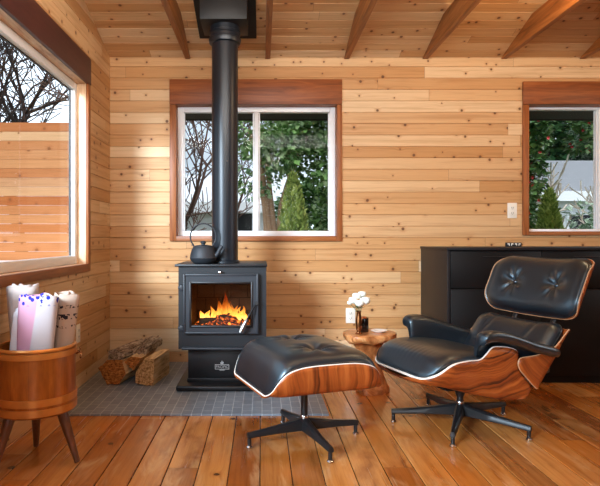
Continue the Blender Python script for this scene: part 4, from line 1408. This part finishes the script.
# ------------------------------------------------------------------ outside
def nd_ground():
    t = NT('damp lawn')
    x, y, z, o = t.xyz()
    n = t.noise(o, 1.3, 5)
    return t.pbsdf(t.ramp(n, [(.3, rgb(86, 92, 70)), (.6, rgb(120, 126, 100)), (.8, rgb(150, 150, 140))]), .9, 0, .2)
mb = MB(); mb.add([(-30, -8, -.32), (30, -8, -.32), (30, 45, -.32), (-30, 45, -.32)], [(0, 1, 2, 3)])
tag(mb.build('ground', nd_ground(), smooth=0, recalc=False), 'garden ground outside the windows', kind='structure')
# cedar fence
FY = 7.0
M['cedar'] = plank_mat('cedar fence boards', 0, 2, .115, 30.0, [rgb(196, 110, 54), rgb(226, 158, 104), rgb(208, 126, 68), rgb(236, 184, 136), rgb(188, 100, 46)], rough=.7, cell=.3, gate=.35,
                       knotcol=rgb(150, 84, 40), seed=2.0, grainmix=.4, off=-1.03 + .115 * 20)
fn = thing('cedar_fence', 'horizontal cedar board fence outside the left window', 'fence', (-4.6, FY, -.345))
mb = MB()
z = .71
while z < 2.36:
    mb.box(-4.0, 3.2, -.012, .012, z + .32, z + .32 + .1125, .002)
    z += .115
mb.build('board_panel', M['cedar'], fn, smooth=0)
for x in (-3.2, -1.4, .4, 2.2, 3.15):
    mb = MB(); mb.box(x - .045, x + .045, .013, .10, 0, 2.72, .004); mb.build('post', M['beam'], fn)
mb = MB(); mb.box(-9.2, -1.4, 6.25, 6.95, -.32, .69, .01)
tag(mb.build('garden_ledge', M['vinyl']), 'low white wall along the foot of the cedar fence', 'garden wall')

# trees
M['bark_dark'] = simple('wet dark bark', rgb(58, 46, 42), .85, var=.25, nscale=8)
M['bark_red'] = simple('brown bark', rgb(92, 66, 56), .85, var=.25, nscale=8)
M['bark_tan'] = simple('tan peeling bark', rgb(178, 140, 108), .85, var=.25, nscale=12)
M['bark_white'] = simple('bleached twig bark', rgb(206, 192, 176), .8, var=.12, nscale=12)
def tree_mesh(seed, trunk, r, depth, spread=.55, ratio=.74, kids=(2, 3), up_bias=.15, min_r=.0035, first=None, wob=.12):
    rn = random.Random(seed)
    mb = MB()
    def grow(p, d, L, r, k):
        n = 4 if k > 2 else 3
        pts, rad = [p.copy()], [r]
        q_, dd = p.copy(), d.copy()
        for i in range(n):
            dd = (dd + Vector((rn.uniform(-1, 1), rn.uniform(-1, 1), rn.uniform(-.6, 1) * 1.0 + up_bias)) * wob).normalized()
            q_ = q_ + dd * (L / n)
            pts.append(q_.copy()); rad.append(max(min_r, r * (1 - .38 * (i + 1) / n)))
            if k > 0 and i < n - 1 and rn.random() < .6:
                side = Vector((rn.uniform(-1, 1), rn.uniform(-1, 1), rn.uniform(-.3, .8))).normalized()
                grow(q_.copy(), (dd * .6 + side * .9).normalized(), L * rn.uniform(.45, .7), max(min_r, r * .45), k - 1 if k < 3 else k - 2)
        mb.tube(pts, rad, 6 if k > 2 else (4 if k > 1 else 3), caps=k > 2)
        if k == 0: return
        for c in range(rn.randint(*kids)):
            side = Vector((rn.uniform(-1, 1), rn.uniform(-1, 1), rn.uniform(-.4, .7))).normalized()
            grow(q_.copy(), (dd + side * spread * rn.uniform(.7, 1.4)).normalized(), L * ratio * rn.uniform(.8, 1.15), max(min_r, rad[-1] * rn.uniform(.6, .85)), k - 1)
    grow(Vector((0, 0, 0)), Vector(trunk[0]).normalized(), trunk[1], r, depth)
    return mb
tag(tree_mesh(14, ((.02, 0, 1), 1.9), .13, 5, min_r=.009, spread=.85, ratio=.74, kids=(3, 4), up_bias=.05).build('bare_tree', M['bark_dark'], loc=(-3.98, 9.5, -.32), smooth=60), 'leafless dark tree behind the cedar fence', 'tree')
tag(tree_mesh(23, ((.28, 0, 1), 1.6), .085, 5, min_r=.008, spread=.8, kids=(3, 3)).build('bare_tree', M['bark_red'], loc=(-1.62, 9.1, -.32), smooth=60), 'leafless brown tree seen left of the stove pipe', 'tree')
tag(tree_mesh(31, ((.1, .1, 1), 1.5), .06, 5, min_r=.007, spread=.8).build('bare_tree', M['bark_red'], loc=(-.42, 10.6, -.32), smooth=60), 'leafless thin tree seen right of the stove pipe', 'tree')

def leaf_mat(name, a, b, c, rough=.35):
    t = NT(name)
    g = t.n('NewGeometry')
    rnd_ = g.outputs['Random Per Island']
    col = t.ramp(rnd_, [(0, a), (.5, b), (1, c)])
    return t.pbsdf(col, rough, 0, .5)
M['rhodo'] = leaf_mat('glossy laurel leaf', rgb(58, 92, 42), rgb(112, 152, 78), rgb(188, 208, 156))
M['camel'] = leaf_mat('camellia leaf', rgb(44, 80, 40), rgb(82, 124, 62), rgb(146, 176, 118))
M['firdark'] = leaf_mat('dark evergreen leaf', rgb(28, 60, 34), rgb(48, 92, 48), rgb(80, 124, 66), .6)
M['conif'] = leaf_mat('yellow green conifer sprig', rgb(84, 104, 44), rgb(128, 146, 64), rgb(170, 180, 96), .6)
M['conif2'] = leaf_mat('fresh green conifer sprig', rgb(74, 104, 40), rgb(118, 146, 62), rgb(164, 180, 98), .6)
M['varieg'] = leaf_mat('pale edged leaf', rgb(90, 124, 92), rgb(150, 178, 146), rgb(206, 220, 204))
M['red'] = leaf_mat('red camellia petal', rgb(176, 22, 32), rgb(206, 44, 48), rgb(222, 84, 80), .5)
def leaves(n, pos, size, seed, droop=.2, aspect=.42):
    rn = random.Random(seed)
    mb = MB()
    for _ in range(n):
        p, dirv = pos(rn)
        d = (dirv + Vector((rn.gauss(0, .5), rn.gauss(0, .5), rn.gauss(-droop, .4)))).normalized()
        s = size * rn.uniform(.6, 1.25)
        sd = d.cross(Vector((rn.uniform(-.5, .5), rn.uniform(-.5, .5), 1))).normalized()
        nn = sd.cross(d)
        w_ = s * aspect
        mb.add([p, p + d * s * .5 + sd * w_ + nn * .1 * s, p + d * s, p + d * s * .5 - sd * w_ + nn * .1 * s], [(0, 1, 2), (0, 2, 3)])
    return mb
def blob(cs, shell=.55):
    """cs: (centre, radii) lumps"""
    def f(rn):
        c, r = rn.choice(cs)
        while True:
            d = Vector((rn.uniform(-1, 1), rn.uniform(-1, 1), rn.uniform(-1, 1)))
            if shell < d.length < 1: break
        return Vector((c[0] + d.x * r[0], c[1] + d.y * r[1], c[2] + d.z * r[2])), d.normalized()
    return f
def bush(name, label, cat, loc, cs, n, size, mat, seed, stems=None, smat=None, aspect=.42, shell=.5, droop=.2):
    t = thing(name, label, cat, loc)
    leaves(n, blob(cs, shell), size, seed, droop, aspect).build('foliage', mat, t, smooth=0, recalc=False)
    if stems:
        mb = MB()
        for s in stems:
            pts = catmull(s[0], 4)
            mb.tube(pts, [s[1] * (1 - .5 * i / (len(pts) - 1)) for i in range(len(pts))], 8)
        mb.build('trunk', smat, t)
    return t
# large laurel behind the middle window: several trunks and a broad crown
rn = random.Random(2)
cs = [((rn.uniform(-.15, 1.35), rn.uniform(-.5, .5), rn.uniform(1.9, 3.3)), (rn.uniform(.25, .4),) * 3) for _ in range(26)] + [((rn.uniform(.55, 1.4), rn.uniform(-.3, .6), rn.uniform(.5, 1.9)), (.3, .3, .3)) for _ in range(14)]
st_ = []
for x in (.0, .07, .13, .20, .28):
    st_.append(([(x, rn.uniform(-.1, .2), 0), (x + .03, 0, .9), (x + rn.uniform(-.05, .1), .05, 1.7), (x + rn.uniform(-.2, .4), .05, 2.7)], .05))
bush('laurel_bush', 'tall glossy green shrub with tan trunks behind the middle window', 'shrub', (.02, 7.2, -.32), cs, 12500, .085, M['rhodo'], 4, st_, M['bark_tan'])
rn = random.Random(21)
bush('broadleaf_shrub', 'dark green shrub filling the low right of the middle window', 'shrub', (1.15, 8.9, -.32), [((rn.uniform(-.75, .75), rn.uniform(-.3, .3), rn.uniform(.3, 2.1)), (.32, .3, .3)) for _ in range(22)], 6500, .11, M['camel'], 22)
# conifers
def conifer(label, loc, hgt, rad, mat, seed, n=3400):
    def pos(rn):
        t = rn.random() ** .75
        a = rn.uniform(0, 2 * PI)
        prof = min(1.0, (1 - t) * 2.0) ** .7
        r = rad * prof * (rn.uniform(.55, 1) + .12 * math.sin(5 * a + 9 * t))
        return Vector((r * math.cos(a), r * math.sin(a), t * hgt)), Vector((math.cos(a) * .5, math.sin(a) * .5, 1)).normalized()
    t = thing('conifer_shrub', label, 'conifer', loc)
    leaves(n, pos, .075, seed, -.5, .22).build('foliage', mat, t, smooth=0, recalc=False)
    mb = MB(); mb.tube([(0, 0, 0), (0, 0, hgt * .8)], [.03, .008], 8); mb.build('trunk', M['bark_dark'], t)
conifer('upright yellow-green conifer behind the middle window', (.335, 6.0, -.32), 1.93, .205, M['conif'], 8, 5600)
conifer('bushy fresh green conifer low behind the right window', (2.95, 5.75, -.32), 1.73, .20, M['conif2'], 9, 5200)
# camellia with red flowers at the left edge of the right window
rn = random.Random(6)
cs = [((rn.uniform(-.2, .02), rn.uniform(-.2, .2), rn.uniform(.9, 2.75)), (.13, .15, .18)) for _ in range(26)] + [((rn.uniform(0, .75), rn.uniform(-.2, .3), rn.uniform(2.3, 2.75)), (.13, .15, .12)) for _ in range(8)]
cm = bush('camellia_bush', 'camellia with red flowers at the left of the right window', 'shrub', (2.95, 6.1, -.32), cs, 4200, .075, M['camel'], 7,
          [([(-.1, 0, 0), (-.08, 0, 1), (-.12, .05, 2.2)], .03)], M['bark_dark'])
pf = blob(cs, .85)
for k in range(99):
    p, d = pf(rn)
    if p.y > .12: p.y = -p.y
    mb = MB()
    for j in range(8):
        a = 2 * PI * j / 8
        r = .019
        q_ = Vector((math.cos(a), -.5, math.sin(a))) * r
        s_ = Vector((-math.sin(a), 0, math.cos(a))) * r * .5
        mb.add([p, p + q_ * .6 + s_, p + q_, p + q_ * .6 - s_], [(0, 1, 2, 3)])
    mb.build('flower', M['red'], cm, smooth=0, recalc=False)
# pale bare shrub
mbt = tree_mesh(44, ((.05, 0, 1), .55), .028, 4, spread=.55, min_r=.009, up_bias=.5, kids=(2, 3))
tag(mbt.build('bare_shrub', M['bark_white'], loc=(3.75, 6.7, .1), smooth=60), 'pale leafless shrub in front of the grey roof at the right', 'shrub')
mbt = tree_mesh(52, ((-.25, 0, 1), .6), .026, 4, spread=.55, min_r=.009, up_bias=.5, kids=(2, 3))
tag(mbt.build('bare_shrub', M['bark_white'], loc=(3.45, 6.9, .1), smooth=60), 'second pale leafless shrub leaning left near the camellia', 'shrub')
bush('euonymus_bush', 'low pale variegated bush at the right window corner', 'shrub', (3.78, 6.2, -.32), [((random.uniform(-.32, .4), random.uniform(-.2, .2), random.uniform(.9, 1.55)), (.2, .2, .18)) for _ in range(14)], 1700, .075, M['varieg'], 15)
rn = random.Random(16)
bush('evergreen_tree', 'big dark evergreen tree rising behind the grey roof', 'tree', (9.6, 19, -.32), [((rn.uniform(-3.2, 5), rn.uniform(-1, 1), rn.uniform(2.2, 7.0)), (.9, .9, .9)) for _ in range(50)], 7500, .34, M['firdark'], 18,
     [([(0, 0, 0), (0, 0, 3), (.2, 0, 6)], .2)], M['bark_dark'])
# houses
M['roofgrey'] = simple('grey shingles', rgb(122, 124, 128), .85, var=.08, nscale=6)
M['siding'] = simple('white siding', rgb(226, 228, 230), .7, var=.03, nscale=3)
M['palroof'] = simple('pale frosted roof', rgb(206, 210, 216), .8, var=.05, nscale=4)
def house(label, x0, x1, y0, y1, ze, zr, rmat):
    t = thing('neighbour_house', label, 'house', ((x0 + x1) / 2, y0, -.32))
    w2 = (x1 - x0) / 2; dpt = y1 - y0
    mb = MB(); mb.box(-w2, w2, 0, dpt, 0, ze + .32); mb.build('wall', M['siding'], t, smooth=0)
    mb = MB()
    e = .3; th = .09
    ym = dpt / 2
    prof = [(-e, ze + .32 - .1), (ym, zr + .32), (dpt + e, ze + .32 - .1), (dpt + e, ze + .32 - .1 + th), (ym, zr + .32 + th), (-e, ze + .32 - .1 + th)]
    mb.prism(prof, -w2 - e, w2 + e, axis=0)
    mb.build('roof', rmat, t, smooth=0)
    mb = MB(); mb.box(-w2 - e, w2 + e, -e - .03, -e, ze + .1, ze + .33); mb.build('fascia', M['vinyl'], t, smooth=0)
    for fx in (-.5, .3):
        mb = MB(); mb.box(w2 * fx, w2 * fx + .8, -.03, 0, 1.0, 1.9); f = mb.build('window_frame', M['vinyl'], t, smooth=0)
        mb = MB(); mb.box(w2 * fx + .06, w2 * fx + .74, -.035, -.03, 1.06, 1.84); mb.build('pane', M['gasket'], f, smooth=0)
house('neighbouring house with a grey shingle roof seen through the right window', 5.4, 12.5, 13.2, 18.0, 2.05, 3.05, M['roofgrey'])
house('pale roofed house glimpsed beside the stove pipe', -3.4, .35, 12.5, 15.5, 1.75, 2.45, M['palroof'])

# ------------------------------------------------------------------ light
wd = bpy.data.worlds.new('overcast sky')
SC.world = wd
wd.use_nodes = True
nt = wd.node_tree
nt.nodes.clear()
out = nt.nodes.new('ShaderNodeOutputWorld')
bg = nt.nodes.new('ShaderNodeBackground')
tc = nt.nodes.new('ShaderNodeTexCoord')
nz = nt.nodes.new('ShaderNodeTexNoise'); nz.inputs['Scale'].default_value = 3.0; nz.inputs['Detail'].default_value = 5
cr = nt.nodes.new('ShaderNodeValToRGB')
cr.color_ramp.elements[0].position = .38; cr.color_ramp.elements[0].color = (.31, .37, .43, 1)
cr.color_ramp.elements[1].position = .62; cr.color_ramp.elements[1].color = (.74, .87, 1.0, 1)
nt.links.new(tc.outputs['Generated'], nz.inputs['Vector'])
nt.links.new(nz.outputs['Fac'], cr.inputs[0])
nt.links.new(cr.outputs[0], bg.inputs[0])
bg.inputs[1].default_value = 2.5
nt.links.new(bg.outputs[0], out.inputs[0])

def area(name, loc, rot, sx, sy, power, col, spread=180):
    l = bpy.data.lights.new(name, 'AREA')
    l.shape = 'RECTANGLE'; l.size = sx; l.size_y = sy; l.energy = power; l.color = col
    l.spread = R(spread)
    o = bpy.data.objects.new(name, l); COL.objects.link(o)
    o.location = loc; o.rotation_euler = rot
    return o
def point(name, loc, power, col, rad=.05):
    l = bpy.data.lights.new(name, 'POINT'); l.energy = power; l.color = col; l.shadow_soft_size = rad
    o = bpy.data.objects.new(name, l); COL.objects.link(o); o.location = loc
    return o
# area lamps for daylight at the openings; rear and right are added fill
area('daylight_left_window', (XL - .22, .40, 1.42), (0, R(-90), 0), 1.2, 3.0, 84, (.50, .76, 1.0))
area('rear_daylight_fill', (.1, YR - .1, 1.45), (R(90), 0, 0), 1.15, 1.05, 22, (.94, .97, 1.0))  # fill lamp added in an unseen rear opening
area('right_daylight_fill', (XR + .1, 2.1, 1.5), (0, R(90), 0), .95, .95, 10, (.95, .97, 1.0))  # fill lamp added in an unseen opening on the right
WARM = (1.0, .70, .40)
point('room_fill_front', (.15, .9, 2.05), 24, (1.0, .90, .76), .12)  # added fill without a fixture, brightens ceiling and upper wall
area('ceiling_fill', (.1, 1.5, 2.22), Vector((0, .72, .69)).to_track_quat('-Z', 'Y').to_euler(), 2.4, .3, 85, (1.0, .96, .90))  # area lamp added below the joists to brighten the ceiling
point('ceiling_lamp_right', (1.58, 3.05, 2.305), 18, WARM, .05)
point('ceiling_lamp_corner', (2.9, 2.6, 2.25), 28, WARM, .06)
sl = bpy.data.lights.new('overcast_sun', 'SUN'); sl.energy = 3.1; sl.angle = R(40); sl.color = (1, .98, .95)
so = bpy.data.objects.new('overcast_sun', sl); COL.objects.link(so)
sg_l = bpy.data.lights.new('sky_fill_spot', 'SPOT'); sg_l.energy = 6200; sg_l.spot_size = R(40); sg_l.spot_blend = .5; sg_l.shadow_soft_size = 1.1; sg_l.color = (.72, .87, 1.0)  # spot lamp added outside, in place of bright sky through the left window
sg_o = bpy.data.objects.new('sky_fill_spot', sg_l); COL.objects.link(sg_o)
sg_o.location = (-3.9, -2.9, 2.9)
sg_o.rotation_euler = (Vector((-1.1, 2.3, 1.35)) - Vector(sg_o.location)).to_track_quat('-Z', 'Y').to_euler()
so.rotation_euler = Vector((-.22, .45, -1)).to_track_quat('-Z', 'Y').to_euler()

SC.view_settings.view_transform = 'Standard'
SC.view_settings.look = 'None'
SC.view_settings.exposure = -0.3
SC.view_settings.gamma = 1.0
SC.view_settings.use_curve_mapping = False
try:
    SC.cycles.use_denoising = True
    SC.cycles.max_bounces = 8
    SC.cycles.transparent_max_bounces = 16
    SC.cycles.sample_clamp_indirect = 6
    SC.cycles.caustics_reflective = False
    SC.cycles.caustics_refractive = False
except Exception:
    pass
